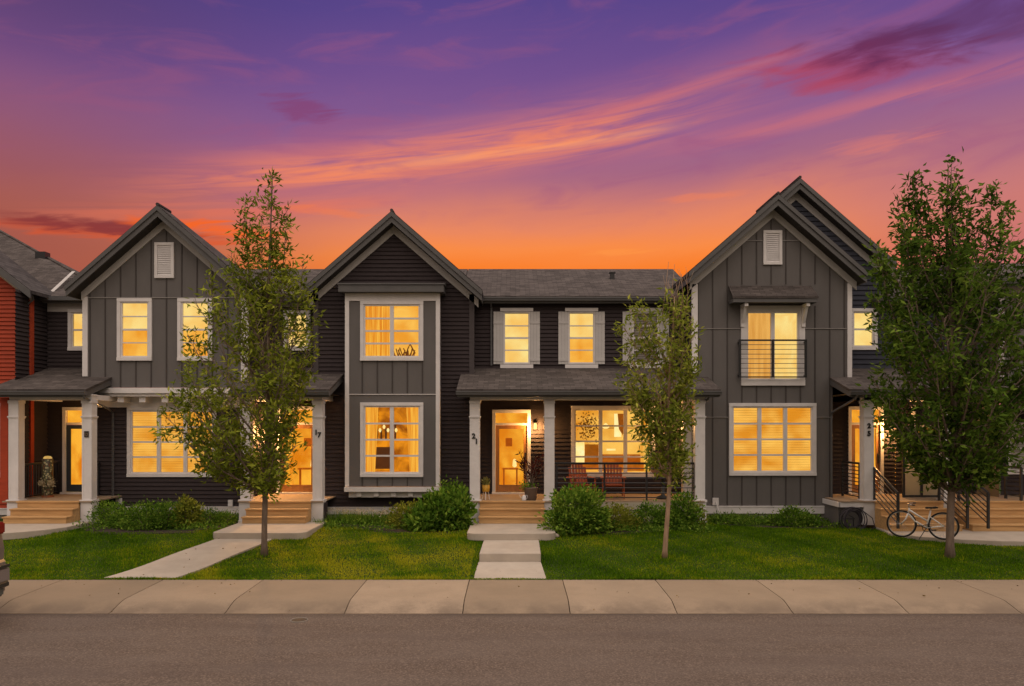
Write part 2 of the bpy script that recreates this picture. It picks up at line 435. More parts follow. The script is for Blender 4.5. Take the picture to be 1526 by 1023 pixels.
def gable_roof(parent, cx, zp, slope, half, Yf, Yb, Yw, frieze=True, hip=True, frieze_mat=None, wall_half=None):
    """steep gable roof: shingles, barge boards, soffit; ridge along Y, hipped at the back"""
    t = .09*math.hypot(1, slope); q = math.hypot(1, slope)
    ze = zp-slope*half; L = 1.2
    for sgn in (-1, 1):
        mb = MB(); e = cx+sgn*half
        yb_r = Yb; yb_e = Yb+half*.9
        top = [(cx, Yf, zp), (e, Yf, ze), (e, yb_e, ze), (cx, yb_r, zp)]
        mb.add(top+[(x, y, z-t) for x, y, z in top], [(0,1,2,3), (7,6,5,4), (0,4,5,1), (1,5,6,2), (3,2,6,7)])
        r = mb.build('roof_slope', M_shs, parent)
        # barge board (front fascia) in two steps, and the soffit behind it
        mb = MB()
        def strip(o0, o1, y0, y1, ext=0.0):
            mb.prism([(cx, zp-o0), (cx+sgn*(half+ext), zp-o0-slope*(half+ext)), (cx+sgn*(half+ext), zp-o1-slope*(half+ext)), (cx, zp-o1)],
                     lambda a, b_: (a, y0, b_), lambda a, b_: (a, y1, b_))
        strip(.035, .17, Yf-.035, Yf+.02, -.01)
        strip(.165, .34, Yf+.005, Yf+.05, -.02)
        # eave fascia running back
        mb.box(e-sgn*.02, e-sgn*.05, Yf+.052, yb_e, ze-.30, ze-t-.002)
        mb.build('barge_board', M_dark, parent)
        mb = MB()
        so_ = [(cx, zp-.33), (cx+sgn*(half-.05), zp-.33-slope*(half-.05))]
        mb.add([(so_[0][0], Yf+.052, so_[0][1]), (so_[1][0], Yf+.052, so_[1][1]), (so_[1][0], Yw+.3, so_[1][1]), (so_[0][0], Yw+.3, so_[0][1])], [(0,1,2,3)])
        mb.build('soffit', M_soff, parent)
    mb = MB()
    mb.add([(cx, Yb, zp), (cx-half, Yb+half*.9, ze), (cx+half, Yb+half*.9, ze)], [(0,1,2)])
    mb.build('roof_hip', M_sh, parent)
    if frieze:
        mb = MB(); wh = wall_half or (half-.2)
        for sgn in (-1, 1):
            mb.prism([(cx, zp-.335), (cx+sgn*wh, zp-.335-slope*wh), (cx+sgn*wh, zp-.57-slope*wh), (cx, zp-.57)],
                     lambda a, b_: (a, Yw-.045, b_), lambda a, b_: (a, Yw+.01, b_))
        mb.build('frieze_board', frieze_mat or M_trimg, parent)
    mb = MB(); mb.tube([(cx, Yf-.01, zp+.01), (cx, Yb, zp+.01)], .05, 6); mb.build('ridge_cap', M_shs, parent)

def shed_roof(parent, x0, x1, yb, zb, yf, zf, gutter=True, name='porch_roof'):
    mb = MB(); t = .07
    top = [(x0, yf, zf), (x1, yf, zf), (x1, yb, zb), (x0, yb, zb)]
    mb.add(top+[(x, y, z-t) for x, y, z in top], [(0,1,2,3), (7,6,5,4), (0,4,5,1), (1,5,6,2), (2,6,7,3), (3,7,4,0)])
    r = mb.build(name, M_sh, parent)
    mb = MB(); s = (zb-zf)/(yb-yf)
    for x, sg in ((x0, 1), (x1, -1)):       # rake boards
        a, b_ = x+sg*.015, x+sg*.05
        mb.prism([(yf+.02, zf-t-.003), (yb, zb-t-.003-s*.02), (yb, zb-t-.17), (yf+.02, zf-t-.14)], lambda p, q_: (a, p, q_), lambda p, q_: (b_, p, q_))
    mb.box(x0+.052, x1-.052, yf+.03, yf+.06, zf-.22, zf-t-.004)
    mb.build('roof_fascia', M_dark, parent)
    if gutter:
        mb = MB()
        pr = [(yf+.028, zf-.05), (yf-.10, zf-.05), (yf-.10, zf-.085), (yf-.085, zf-.10), (yf-.075, zf-.155), (yf+.028, zf-.165)]
        mb.prism(pr, lambda a, b_: (x0-.01, a, b_), lambda a, b_: (x1+.01, a, b_))
        mb.build('gutter', M_gut, parent)
    return r

def window(parent, x0, x1, z0, z1, Yp, cols=1, rows=4, kind='blind', trim=.10, depth=.5, glow=None, room=None, sash_bar=True, name='window', tmat=None, proud=.045, s=.042):
    """outer trim rectangle x0..x1, z0..z1 on wall plane Yp. Returns the hole to cut"""
    tm = tmat or M_trim
    mb = MB(); T = trim
    mb.box(x0, x0+T, Yp-proud, Yp+.03, z0+T, z1-T); mb.box(x1-T, x1, Yp-proud, Yp+.03, z0+T, z1-T)
    mb.box(x0, x1, Yp-proud-.004, Yp+.03, z1-T, z1); mb.box(x0, x1, Yp-proud-.02, Yp+.03, z0, z0+T)
    w = mb.build(name, tm, parent, bevel=.004)
    ix0, ix1, iz0, iz1 = x0+T, x1-T, z0+T, z1-T
    mb = MB(); ys, ye = Yp-.012, Yp+.05
    mb.box(ix0, ix0+s, ys, ye, iz0, iz1); mb.box(ix1-s, ix1, ys, ye, iz0, iz1)
    mb.box(ix0+s, ix1-s, ys, ye, iz1-s, iz1); mb.box(ix0+s, ix1-s, ys, ye, iz0, iz0+s)
    gx0, gx1, gz0, gz1 = ix0+s, ix1-s, iz0+s, iz1-s
    cw = (gx1-gx0)/cols
    for k in range(1, cols): mb.box(gx0+k*cw-.055, gx0+k*cw+.055, ys-.003, ye, gz0, gz1)
    for r in range(1, rows):
        z = gz0+(gz1-gz0)*r/rows; hw = .026 if (r*2 == rows and sash_bar) else (.025 if cols > 1 else .016)
        for k in range(cols):
            a = gx0+k*cw+(.055 if k else 0); b_ = gx0+(k+1)*cw-(.055 if k < cols-1 else 0)
            mb.box(a, b_, ys+.006, ye-.01, z-hw, z+hw)
    mb.build('sash', tm, w)
    mb = MB(); mb.quad((gx0, Yp+.055, gz0), (gx1, Yp+.055, gz0), (gx1, Yp+.055, gz1), (gx0, Yp+.055, gz1)); mb.build('pane', M_glass, w)
    glow = glow or G_warm; room = room or G_deep
    ya = Yp+.065; yb = Yp+depth
    mb = MB()
    mb.quad((ix0, yb, iz0), (ix1, yb, iz0), (ix1, yb, iz1), (ix0, yb, iz1))
    for x in (ix0, ix1): mb.quad((x, ya, iz0), (x, yb, iz0), (x, yb, iz1), (x, ya, iz1))
    for z in (iz0, iz1): mb.quad((ix0, ya, z), (ix1, ya, z), (ix1, yb, z), (ix0, yb, z))
    mb.build('lit_interior', room if kind != 'off' else M_soff, w)
    if kind in ('blind', 'half', 'off'):
        zt = iz1
        def slats(za, zb, m_, pitch=.072):
            mb = MB(); z = za
            while z < zb-.01:
                mb.quad((ix0+.01, Yp+.095, z), (ix1-.01, Yp+.095, z), (ix1-.01, Yp+.12, z+pitch*.90), (ix0+.01, Yp+.12, z+pitch*.90)); z += pitch
            mb.build('blind', m_, w)
        if kind == 'off': slats(iz0, zt, M_blindw)
        elif kind == 'blind': slats(iz0, zt, glow)
        else:
            mid = (gz0+gz1)/2
            mb = MB(); mb.quad((ix0, Yp+.12, mid), (ix1, Yp+.12, mid), (ix1, Yp+.12, iz1), (ix0, Yp+.12, iz1)); mb.build('upper_shade', G_pale, w)
            mb = MB(); mb.quad((ix0, Yp+.12, iz0), (ix1, Yp+.12, iz0), (ix1, Yp+.12, mid), (ix0, Yp+.12, mid)); mb.build('lower_shade', glow, w)
    if kind in ('curtain', 'lace'):
        rr = random.Random(int(x0*100))
        spans = [(ix0+.01, ix0+(ix1-ix0)*.24), (ix1-(ix1-ix0)*.26, ix1-.01)] if kind == 'curtain' else [(ix0+.01, ix0+(ix1-ix0)*.52)]
        for a, b_ in spans:
            mb = MB(); n = 36; top = []; bot = []
            for i in range(n+1):
                u = i/n; x = a+(b_-a)*u; yy = Yp+.16+.03*math.sin(u*26+rr.random()*.6)
                nar = .75 if kind == 'curtain' else 1
                xb = (a if a < (ix0+ix1)/2 else b_) ; xb = xb+(x-xb)*nar
                top.append((x, yy, iz1)); bot.append((xb, yy, iz0))
            for i in range(n): mb.quad(bot[i], bot[i+1], top[i+1], top[i])
            mb.build('curtain', G_curt, w, smooth=True)
    return w, (x0+T*.6, x1-T*.6, z0+T*.6, z1-T*.6)

def pxwin(parent, px0, px1, py0, py1, Yp, **k):
    return window(parent, wx(px0, Yp), wx(px1, Yp), wz(py1, Yp), wz(py0, Yp), Yp, **k)

def door(parent, x0, x1, z0, z1, Yp, slab, ztr, trim=.10, glass=None, panel=False, glow=None, handle_right=True, solid_low=.0, stile=.13, light_transom=True):
    """x0..x1 outer trim, z0 threshold, z1 top of trim, ztr bottom of the transom"""
    mb = MB(); T = trim
    mb.box(x0, x0+T, Yp-.05, Yp+.04, z0, z1-T); mb.box(x1-T, x1, Yp-.05, Yp+.04, z0, z1-T)
    mb.box(x0, x1, Yp-.055, Yp+.04, z1-T, z1); mb.box(x0+T, x1-T, Yp-.03, Yp+.04, ztr-.07, ztr)
    mb.box(x0-.01, x1+.01, Yp-.16, Yp+.04, z0-.10, z0-.002)
    f = mb.build('door_frame', M_trim, parent, bevel=.004)
    a, b_ = x0+T, x1-T; zt = ztr-.07
    gl = glow or G_door
    mb = MB(); mb.quad((a, Yp+.06, ztr), (b_, Yp+.06, ztr), (b_, Yp+.06, z1-T), (a, Yp+.06, z1-T)); mb.build('transom_glow', gl if light_transom else M_soff, f)
    mb = MB(); mb.quad((a, Yp+.02, ztr), (b_, Yp+.02, ztr), (b_, Yp+.02, z1-T), (a, Yp+.02, z1-T)); mb.build('transom_pane', M_glass, f)
    mb = MB(); s = stile; zb = z0+.22+solid_low
    mb.box(a+.006, a+s, Yp-.01, Yp+.035, z0+.01, zt-.006); mb.box(b_-s, b_-.006, Yp-.01, Yp+.035, z0+.01, zt-.006)
    mb.box(a+s, b_-s, Yp-.01, Yp+.035, zt-.006-s*.9, zt-.006); mb.box(a+s, b_-s, Yp-.01, Yp+.035, z0+.01, zb)
    d = mb.build('door', slab, parent, bevel=.004)
    mb = MB(); mb.quad((a+s, Yp+.012, zb), (b_-s, Yp+.012, zb), (b_-s, Yp+.012, zt-s*.9), (a+s, Yp+.012, zt-s*.9)); mb.build('pane', M_glass, d)
    yh = Yp+1.5; ya = Yp+.05; top_ = zt-.01     # the hall seen through the glass
    mb = MB(); mb.quad((a, yh, z0), (b_, yh, z0), (b_, yh, top_), (a, yh, top_))
    for x in (a, b_): mb.quad((x, ya, z0), (x, yh, z0), (x, yh, top_), (x, ya, top_))
    mb.quad((a, ya, top_), (b_, ya, top_), (b_, yh, top_), (a, yh, top_)); mb.build('lit_hall', gl, f)
    mb = MB(); mb.quad((a, ya, z0+.01), (b_, ya, z0+.01), (b_, yh, z0+.01), (a, yh, z0+.01)); mb.build('hall_floor', G_deep, f)
    w_ = b_-a; mb = MB(); mb.box(a+w_*.30, a+w_*.52, yh-.06, yh-.01, z0+1.35, z0+1.62); mb.build('picture', MATS.get('hall_wood') or mat('hall_wood', (.55,.24,.04,1), .6, .2, 5), f); mb = MB(); mb.box(a+w_*.2, a+w_*.72, yh-.4, yh-.05, z0+.62, z0+.66); mb.box(a+w_*.22, a+w_*.27, yh-.3, yh-.25, z0+.02, z0+.62); mb.box(a+w_*.65, a+w_*.70, yh-.3, yh-.25, z0+.02, z0+.62)
    mb.build('hall_table', MATS['hall_wood'], f)
    mb = MB(); mb.lathe([(.02, z0+.68), (.07, z0+.72), (.05, z0+.92), (.02, z0+.95)], a+w_*.6, yh-.2, 12); mb.build('hall_lamp', G_bright, f, smooth=True)
    hx = (b_-s*.5) if handle_right else (a+s*.5)
    mb = MB(); mb.tube([(hx, Yp-.07, z0+.95), (hx, Yp-.07, z0+1.15)], .012, 8); mb.box(hx-.02, hx+.02, Yp-.02, Yp-.008, z0+.9, z0+1.2)
    mb.tube([(hx, Yp-.07, z0+.96), (hx, Yp-.01, z0+.96)], .01, 6); mb.tube([(hx, Yp-.07, z0+1.14), (hx, Yp-.01, z0+1.14)], .01, 6)
    mb.build('handle', M_black, d)
    return (x0+T*.5, x1-T*.5, z0+.0, z1-T*.5)

def numeral(parent, txt, x, y, z, size=.17, m=None):
    cu = bpy.data.curves.new('numeral', 'FONT'); cu.body = txt; cu.size = size; cu.extrude = .008; cu.align_x = 'CENTER'; cu.align_y = 'CENTER'
    cu.offset = .008
    tmp = bpy.data.objects.new('tmp', cu); col.objects.link(tmp)
    dg = bpy.context.evaluated_depsgraph_get(); dg.update()
    me = bpy.data.meshes.new_from_object(tmp.evaluated_get(dg)); bpy.data.objects.remove(tmp)
    off = world_off(parent)
    me.transform(Matrix.Translation(Vector((x, y, z))-off) @ Matrix.Rotation(R(90), 4, 'X'))
    me.materials.clear(); me.materials.append(m or M_num)
    o = bpy.data.objects.new('house_number', me); col.objects.link(o); o.parent = parent
    return o

DECK = 1.04; YD = 20.75; YC = 20.85       # deck height, deck front edge, column front face
def column(parent, xc, w=.265, z1=3.83, zbot=.38, yf=YC):
    h = w/2; mb = MB(); yb = yf+w; yc = yf+h
    mb.box(xc-h, xc+h, yf, yb, DECK+.002, z1)
    e = .045
    for sx in (-1, 1):      # corner boards
        for y0 in (yf-.008,):
            mb.box(xc+sx*h+sx*.003, xc+sx*(h-e), y0, yf+.01, DECK+.06, z1-.006)
        mb.box(xc+sx*h, xc+sx*(h+.008), yf+.011, yf+e, DECK+.06, z1-.006); mb.box(xc+sx*h, xc+sx*(h+.008), yb-e, yb-.002, DECK+.06, z1-.006)
    zr = 3.35
    mb.box(xc-h-.03, xc+h+.03, yf-.03, yb+.03, zr, zr+.035); mb.box(xc-h-.016, xc+h+.016, yf-.016, yb+.016, zr-.03, zr-.002)
    mb.box(xc-h-.02, xc+h+.02, yf-.02, yb+.02, z1-.09, z1-.008)
    mb.box(xc-h-.05, xc+h+.05, yf-.05, yb+.05, DECK-.035, DECK+.03)          # cap over the plinth
    mb.box(xc-h-.03, xc+h+.03, yf-.03, yb+.03, zbot, DECK-.036)
    mb.box(xc-h-.045, xc+h+.045, yf-.045, yb+.045, zbot-.002, zbot+.12)
    return mb.build('porch_column', M_trim, parent, bevel=.003)

def stairs(parent, x0, x1, ztop, zbot, n, yfront, run=.29, side=True):
    rise = (ztop-zbot)/n; mb = MB()
    for i in range(n):
        zt = ztop-i*rise; y1 = yfront-i*run        # y of riser front face
        if i == 0: mb.box(x0, x1, yfront, yfront+.03, zt-rise, zt-.04)
        else:
            mb.box(x0-.02, x1+.02, y1-.03, y1+run+.0, zt-.038, zt); mb.box(x0, x1, y1, y1+.03, zt-rise, zt-.04)
    mb.box(x0-.02, x1+.02, yfront-.03, yfront+.12, ztop-.038, ztop+.002)
    # side stringers
    for x in (x0-.0, x1-.035):
        pts = [(yfront+.03, ztop-.05)]
        for i in range(1, n): 
            pts += [(yfront-(i-1)*run+.001, ztop-i*rise-.04), (yfront-i*run+.001, ztop-i*rise-.04)]
        pts += [(yfront-(n-1)*run+.001, zbot), (yfront+.03, zbot)]
        mb.prism(pts[::-1], lambda a, b_, x=x: (x-.0, a+.031, b_), lambda a, b_, x=x: (x+.035, a+.031, b_))
    o = mb.build('stairs', M_wood, parent, bevel=.004); return o

def flat_rail(parent, p0, p1, h=.98, bars=7, z=DECK, base=.08, vertical=False, posts=(), name='railing', bar=.015):
    p0 = Vector(p0); p1 = Vector(p1); mb = MB()
    d = (p1-p0); L = d.length; u = d.normalized()
    def at(s, zz): q = p0+u*s; return (q.x, q.y, zz)
    mb.tube([at(0, z+h), at(L, z+h)], .032, 6)
    mb.tube([at(0, z+base), at(L, z+base)], .016, 6)
    for s_ in [0, L]+[x*L for x in posts]: 
        q = at(s_, z); mb.box(q[0]-.024, q[0]+.024, q[1]-.024, q[1]+.024, z, z+h)
    if vertical:
        n = max(2, int(L/.11))
        for i in range(1, n): mb.tube([at(L*i/n, z+base), at(L*i/n, z+h)], bar, 5)
    else:
        for i in range(1, bars+1): zz = z+base+(h-base)*i/(bars+1); mb.tube([at(0, zz), at(L, zz)], bar, 5)
    return mb.build(name, M_black, parent)

def stair_rail(parent, x, y0, z0, y1, z1, h=.92, bars=6):
    mb = MB()
    for (y, z) in ((y0, z0), (y1, z1)): mb.box(x-.028, x+.028, y-.028, y+.028, z, z+h)
    for i in range(bars+1):
        k = .12+(h-.12)*i/bars
        mb.tube([(x, y0, z0+k), (x, y1, z1+k)], .032 if i == bars else .014, 6)
    return mb.build('stair_railing', M_black, parent)

def downspout(parent, pts, w=.055):
    mb = MB(); mb.tube(pts, w*.62, 4, cap=True); o = mb.build('downspout', M_gut, parent); return o

def wall_lamp(parent, x, y, z, power=18, lit=True):
    mb = MB(); mb.box(x-.05, x+.05, y-.03, y, z-.09, z+.12); mb.lathe([(.055, z+.08), (.06, z+.10), (.02, z+.14)], x, y-.09, 12); mb.box(x-.012, x+.012, y-.1, y-.02, z+.09, z+.11)
    l = mb.build('wall_lamp', M_black, parent)
    mb = MB(); mb.lathe([(.02, z-.10), (.045, z-.09), (.05, z-.0), (.045, z+.078)], x, y-.09, 12); mb.build('lamp_glass', G_lamp, l, smooth=True)
    if power:
        d = bpy.data.lights.new('lamp_light', 'POINT'); d.energy = power; d.color = (1, .50, .16); d.shadow_soft_size = .07
        o = bpy.data.objects.new('lamp_light', d); col.objects.link(o); o.parent = l
        o.location = Vector((x, y-.24, z-.03))-world_off(l)
    return l

def gable_vent(parent, x0, x1, z0, z1, Yp):
    mb = MB(); T = .085
    mb.box(x0, x0+T, Yp-.05, Yp, z0+T, z1-T); mb.box(x1-T, x1, Yp-.05, Yp, z0+T, z1-T); mb.box(x0, x1, Yp-.052, Yp, z1-T, z1); mb.box(x0, x1, Yp-.055, Yp, z0, z0+T)
    v = mb.build('gable_vent', M_trim, parent, bevel=.003)
    mb = MB(); n = 14
    for i in range(n):
        z = z0+T+(z1-z0-2*T)*i/n; p = (z1-z0-2*T)/n
        mb.quad((x0+T, Yp-.04, z), (x1-T, Yp-.04, z), (x1-T, Yp-.012, z+p*.95), (x0+T, Yp-.012, z+p*.95))
    mb.quad((x0+T, Yp-.01, z0+T), (x1-T, Yp-.01, z0+T), (x1-T, Yp-.01, z1-T), (x0+T, Yp-.01, z1-T))
    mb.build('louvre', M_trim, v)
def hline(mb, x0, x1, z, Yp, h=.018): mb.box(x0, x1, Yp-.024, Yp-.0, z-h/2, z+h/2)
# ---------------------------------------------------------------- ground, road, pavement, paths
def sstep(a, b_, x): t = min(1, max(0, (x-a)/(b_-a))); return t*t*(3-2*t)
def lawn_h(x, y):
    top = .36-.12*sstep(6, 10, x)+.0*sstep(-7, -11, x)
    return .03+top*sstep(14.6, 19.9, y)*(1 if y > 15.0 else 0)+.012*math.sin(x*1.7+y)*math.sin(y*2.1)
mb = MB(); mb.quad((-900,-900,-.18), (900,-900,-.18), (900,900,-.18), (-900,900,-.18))
structure(mb.build('ground', mat('dry_ground', (.10,.09,.05,1), .95, .3, .3)))
def road_material():
    m, t, p = base_mat('asphalt')
    tc = t.nodes.new('ShaderNodeTexCoord')
    def nz(sc, det, st=(1,1,1), dist=0):
        mp = t.nodes.new('ShaderNodeMapping'); mp.inputs['Scale'].default_value = st; t.links.new(tc.outputs['Object'], mp.inputs[0])
        n = t.nodes.new('ShaderNodeTexNoise'); n.inputs['Scale'].default_value = sc; n.inputs['Detail'].default_value = det; n.inputs['Distortion'].default_value = dist
        t.links.new(mp.outputs[0], n.inputs['Vector']); return S(t, n.outputs[0])
    fine = nz(42, 6); mid = nz(1.2, 8, (.5,1.6,1)); streak = nz(.6, 6, (.25,2.2,1), .6)
    c = ramp(fine, [(.32, (.066,.049,.039,1)), (.52, (.108,.079,.062,1)), (.72, (.195,.148,.118,1))])
    c = mixc(t, smooth(mid, .35, .7)*.35, c, (.14,.110,.092,1)); c = mixc(t, smooth(streak, .52, .70)*.35, c, (.075,.054,.046,1))
    v = t.nodes.new('ShaderNodeTexVoronoi'); v.feature = 'DISTANCE_TO_EDGE'; v.inputs['Scale'].default_value = .22
    w = nz(1.3, 6); cb = t.nodes.new('ShaderNodeVectorMath'); cb.operation = 'ADD'; t.links.new(tc.outputs['Object'], cb.inputs[0])
    sc_ = t.nodes.new('ShaderNodeTexNoise'); sc_.inputs['Scale'].default_value = .9; sc_.inputs['Detail'].default_value = 6; t.links.new(tc.outputs['Object'], sc_.inputs['Vector'])
    ms = t.nodes.new('ShaderNodeVectorMath'); ms.operation = 'SCALE'; ms.inputs['Scale'].default_value = 1.6; t.links.new(sc_.outputs[1], ms.inputs[0]); t.links.new(ms.outputs[0], cb.inputs[1])
    t.links.new(cb.outputs[0], v.inputs['Vector'])
    crack = smooth(S(t, v.outputs[0]), .008, .0)*smooth(w, .5, .6)
    c = mixc(t, crack*.3, c, (.06,.045,.04,1))
    sy = t.nodes.new('ShaderNodeSeparateXYZ'); t.links.new(tc.outputs['Object'], sy.inputs[0])
    c = mixc(t, smooth(S(t, sy.outputs[1]), 12.75, 13.1)*smooth(mid, .3, .6)*.6, c, (.05,.038,.03,1))
    t.links.new(c, p.inputs['Base Color']); p.inputs['Roughness'].default_value = .85; p.inputs['Specular IOR Level'].default_value = .25
    b_ = t.nodes.new('ShaderNodeBump'); b_.inputs['Strength'].default_value = .7; b_.inputs['Distance'].default_value = .01; t.links.new(fine.k, b_.inputs['Height']); t.links.new(b_.outputs[0], p.inputs['Normal'])
    return m
mb = MB(); mb.quad((-80,-4,-.13), (80,-4,-.13), (80,13.12,-.13), (-80,13.12,-.13)); structure(mb.build('road', road_material()))

def slab_material():
    m, t, p = base_mat('pavement_concrete')
    tc = t.nodes.new('ShaderNodeTexCoord'); at = t.nodes.new('ShaderNodeAttribute'); at.attribute_name = 'tone'
    n = t.nodes.new('ShaderNodeTexNoise'); n.inputs['Scale'].default_value = 1.1; n.inputs['Detail'].default_value = 10; n.inputs['Roughness'].default_value = .7; t.links.new(tc.outputs['Object'], n.inputs['Vector'])
    n2 = t.nodes.new('ShaderNodeTexNoise'); n2.inputs['Scale'].default_value = 70; n2.inputs['Detail'].default_value = 5; t.links.new(tc.outputs['Object'], n2.inputs['Vector'])
    c = ramp(S(t, at.outputs['Fac']), [(0, (.235,.175,.118,1)), (1, (.350,.268,.19,1))])
    c = mixc(t, smooth(S(t, n.outputs[0]), .35, .7)*.35, c, (.18,.138,.095,1))
    c = mixc(t, smooth(S(t, n2.outputs[0]), .45, .75)*.4, c, (.19,.148,.115,1))
    sp = t.nodes.new('ShaderNodeSeparateXYZ'); t.links.new(tc.outputs['Object'], sp.inputs[0])
    gut = smooth(S(t, sp.outputs[1]), 13.75, 13.1)*smooth(S(t, n.outputs[0]), .3, .62)     # kerb grime, made stronger to stand in for shade on its slope
    c = mixc(t, gut*.7, c, (.13,.098,.075,1))
    t.links.new(c, p.inputs['Base Color']); p.inputs['Roughness'].default_value = .9; p.inputs['Specular IOR Level'].default_value = .2
    b_ = t.nodes.new('ShaderNodeBump'); b_.inputs['Strength'].default_value = .35; b_.inputs['Distance'].default_value = .006; t.links.new(n2.outputs[0], b_.inputs['Height']); t.links.new(b_.outputs[0], p.inputs['Normal'])
    return m
joints = [-40,-30,-22,-17,-13.1,-11.1,-9.05,-7.03,-5.02,-2.94,-.883,.988,2.85,4.87,6.88,8.84,10.9,12.9,14.9,19,26,34,42]
prof = [(15.16,-.15), (15.16,.030), (15.145,.040), (13.70,.004), (13.62,.0), (13.52,-.016), (13.36,-.058), (13.22,-.100), (13.14,-.118), (13.09,-.124), (13.085,-.16)]
mb = MB(); tones = []; rr = random.Random(3)
for a, b_ in zip(joints[:-1], joints[1:]):
    g = .008; tn = rr.uniform(.1, .75) if not (-3 < a < -2.9) else .95
    o = len(mb.v); mb.prism(prof[::-1], lambda p, q, a=a: (a+g, p, q), lambda p, q, b_=b_: (b_-g, p, q)); tones += [tn]*(len(mb.v)-o)
walk = mb.build('pavement', slab_material()); at = walk.data.attributes.new('tone', 'FLOAT', 'POINT'); at.data.foreach_set('value', tones); structure(walk)
mb = MB(); mb.box(-42, 42, 13.5, 15.15, -.17, -.06); structure(mb.build('pavement_joint_sand', mat('joint_sand', (.12,.095,.07,1), .95, .2, 9)))

def lawn_material():
    m, t, p = base_mat('lawn_soil')
    tc = t.nodes.new('ShaderNodeTexCoord'); n = t.nodes.new('ShaderNodeTexNoise'); n.inputs['Scale'].default_value = 3; n.inputs['Detail'].default_value = 10; t.links.new(tc.outputs['Object'], n.inputs['Vector'])
    t.links.new(ramp(S(t, n.outputs[0]), [(.3, (.018,.034,.006,1)), (.6, (.035,.060,.008,1)), (.8, (.07,.075,.015,1))]), p.inputs['Base Color'])
    p.inputs['Roughness'].default_value = .95; p.inputs['Specular IOR Level'].default_value = .1; return m
mb = MB(); xs = [-60,-40,-30,-24]+[-20+.4*i for i in range(101)]+[24,30,40,60]; ys = [15.17+.3*i for i in range(28)]+[25, 30, 60]
for y in ys:
    for x in xs: mb.v.append((x, y, lawn_h(x, min(y, 21))))
nx = len(xs)
for j in range(len(ys)-1):
    for i in range(nx-1): mb.f.append((j*nx+i, j*nx+i+1, (j+1)*nx+i+1, (j+1)*nx+i))
lawn = structure(mb.build('lawn', lawn_material(), smooth=True))

NOGRASS = []      # convex xy polygons kept free of grass
def slab(name, outline, ztop, thick=.16, m=None, ng=True):
    mb = MB(); zt = ztop if callable(ztop) else (lambda x, y: ztop)
    mb.prism(outline, lambda x, y: (x, y, zt(x, y)-thick), lambda x, y: (x, y, zt(x, y)))
    o = mb.build(name, m or M_conc, None, bevel=.012); structure(o)
    if ng: NOGRASS.append(outline)
    return o
def rounded(x0, x1, y0, y1, r=.28, back=True):
    pts = [(x1, y1), (x0, y1)]
    for cx, cy, a0 in ((x0+r, y0+r, 180), (x1-r, y0+r, 270)):
        for k in range(7): a = R(a0+15*k); pts.append((cx+r*math.cos(a), cy+r*math.sin(a)))
    return pts
# centre walk to number 21: ramped slab, one step, landing
slab('path', [(-.81,15.17), (.67,15.17), (.60,16.40), (-.76,16.40)], lambda x, y: .05+.10*(y-15.17), .14)
slab('path_step', [(-.74,16.40), (.60,16.40), (.62,18.36), (-.72,18.36)], .345, .24)
slab('landing', rounded(-1.14, 1.04, 18.30, 20.6), .50, .17)
# diagonal walk and landing to number 17
mb = MB()
for k in range(10):
    y0, y1 = 15.17+.333*k, 15.17+.333*(k+1); xa = lambda y: -8.24+.99*(y-15.17)/3.33; xb = lambda y: -6.80+.95*(y-15.17)/3.33; zz = lambda y: lawn_h(-7, y)+.035
    mb.quad((xa(y0), y0, zz(y0)), (xb(y0), y0, zz(y0)), (xb(y1), y1, zz(y1)), (xa(y1), y1, zz(y1)))
    mb.quad((xa(y0), y0, zz(y0)), (xa(y1), y1, zz(y1)), (xa(y1), y1, zz(y1)-.15), (xa(y0), y0, zz(y0)-.15)); mb.quad((xb(y0), y0, zz(y0)), (xb(y1), y1, zz(y1)), (xb(y1), y1, zz(y1)-.15), (xb(y0), y0, zz(y0)-.15))
mb.quad((-8.24,15.17,-.05), (-6.80,15.17,-.05), (-6.80,15.17,lawn_h(-7,15.17)+.035), (-8.24,15.17,lawn_h(-7,15.17)+.035)); structure(mb.build('path', M_conc)); NOGRASS.append([(-8.24,15.17), (-6.80,15.17), (-5.85,18.5), (-7.25,18.5)])
slab('landing', rounded(-7.42, -5.10, 18.42, 20.6, .25), .50, .17)
# landing by the red house, with a curved corner
slab('landing', [(-16,20.6), (-16,18.05), (-13.6,18.10), (-12.8,18.22), (-12.25,18.5), (-11.8,18.95), (-11.55,19.5), (-11.5,20.6)], .50, .17)
# landing and fork on the right
slab('landing', [(9.95,20.7), (9.75,19.55), (10.2,18.95), (11.0,18.45), (11.8,18.2), (13.2,18.1), (18,18.0), (18,20.7)], .335, .17)
slab('path', [(12.4,18.2), (14.9,16.6), (16.4,16.6), (14.6,18.2)], lambda x, y: .30-.06*(18.2-y), .14)
# mulch beds under the shrubs
def bed(name, pts, h=.015):
    mb = MB(); n = 0
    mb.prism(pts, lambda x, y: (x, y, .2), lambda x, y: (x, y, lawn_h(x, min(y,21))+h)); o = mb.build(name, M_soil); structure(o); cx_ = sum(p[0] for p in pts)/len(pts); cy_ = sum(p[1] for p in pts)/len(pts); NOGRASS.append([(cx_+(x-cx_)*.93, cy_+(y-cy_)*.86) for x, y in pts])
bed('garden_bed', [(-11.5,22.4), (-11.5,20.2), (-11.2,19.3), (-10,19.0), (-8.2,19.3), (-7.5,20.0), (-7.5,22.4)])
bed('garden_bed', [(-5.0,22.3), (-5.0,20.4), (-3.5,19.3), (-2.0,19.0), (-1.2,19.3), (-1.2,22.3)])
bed('garden_bed', [(1.05,20.9), (1.05,19.1), (1.8,18.8), (3.4,19.3), (5.2,19.9), (5.4,20.9)])
bed('garden_bed', [(5.4,21.9), (5.4,20.5), (7,20.2), (9.2,20.6), (9.3,21.9)])

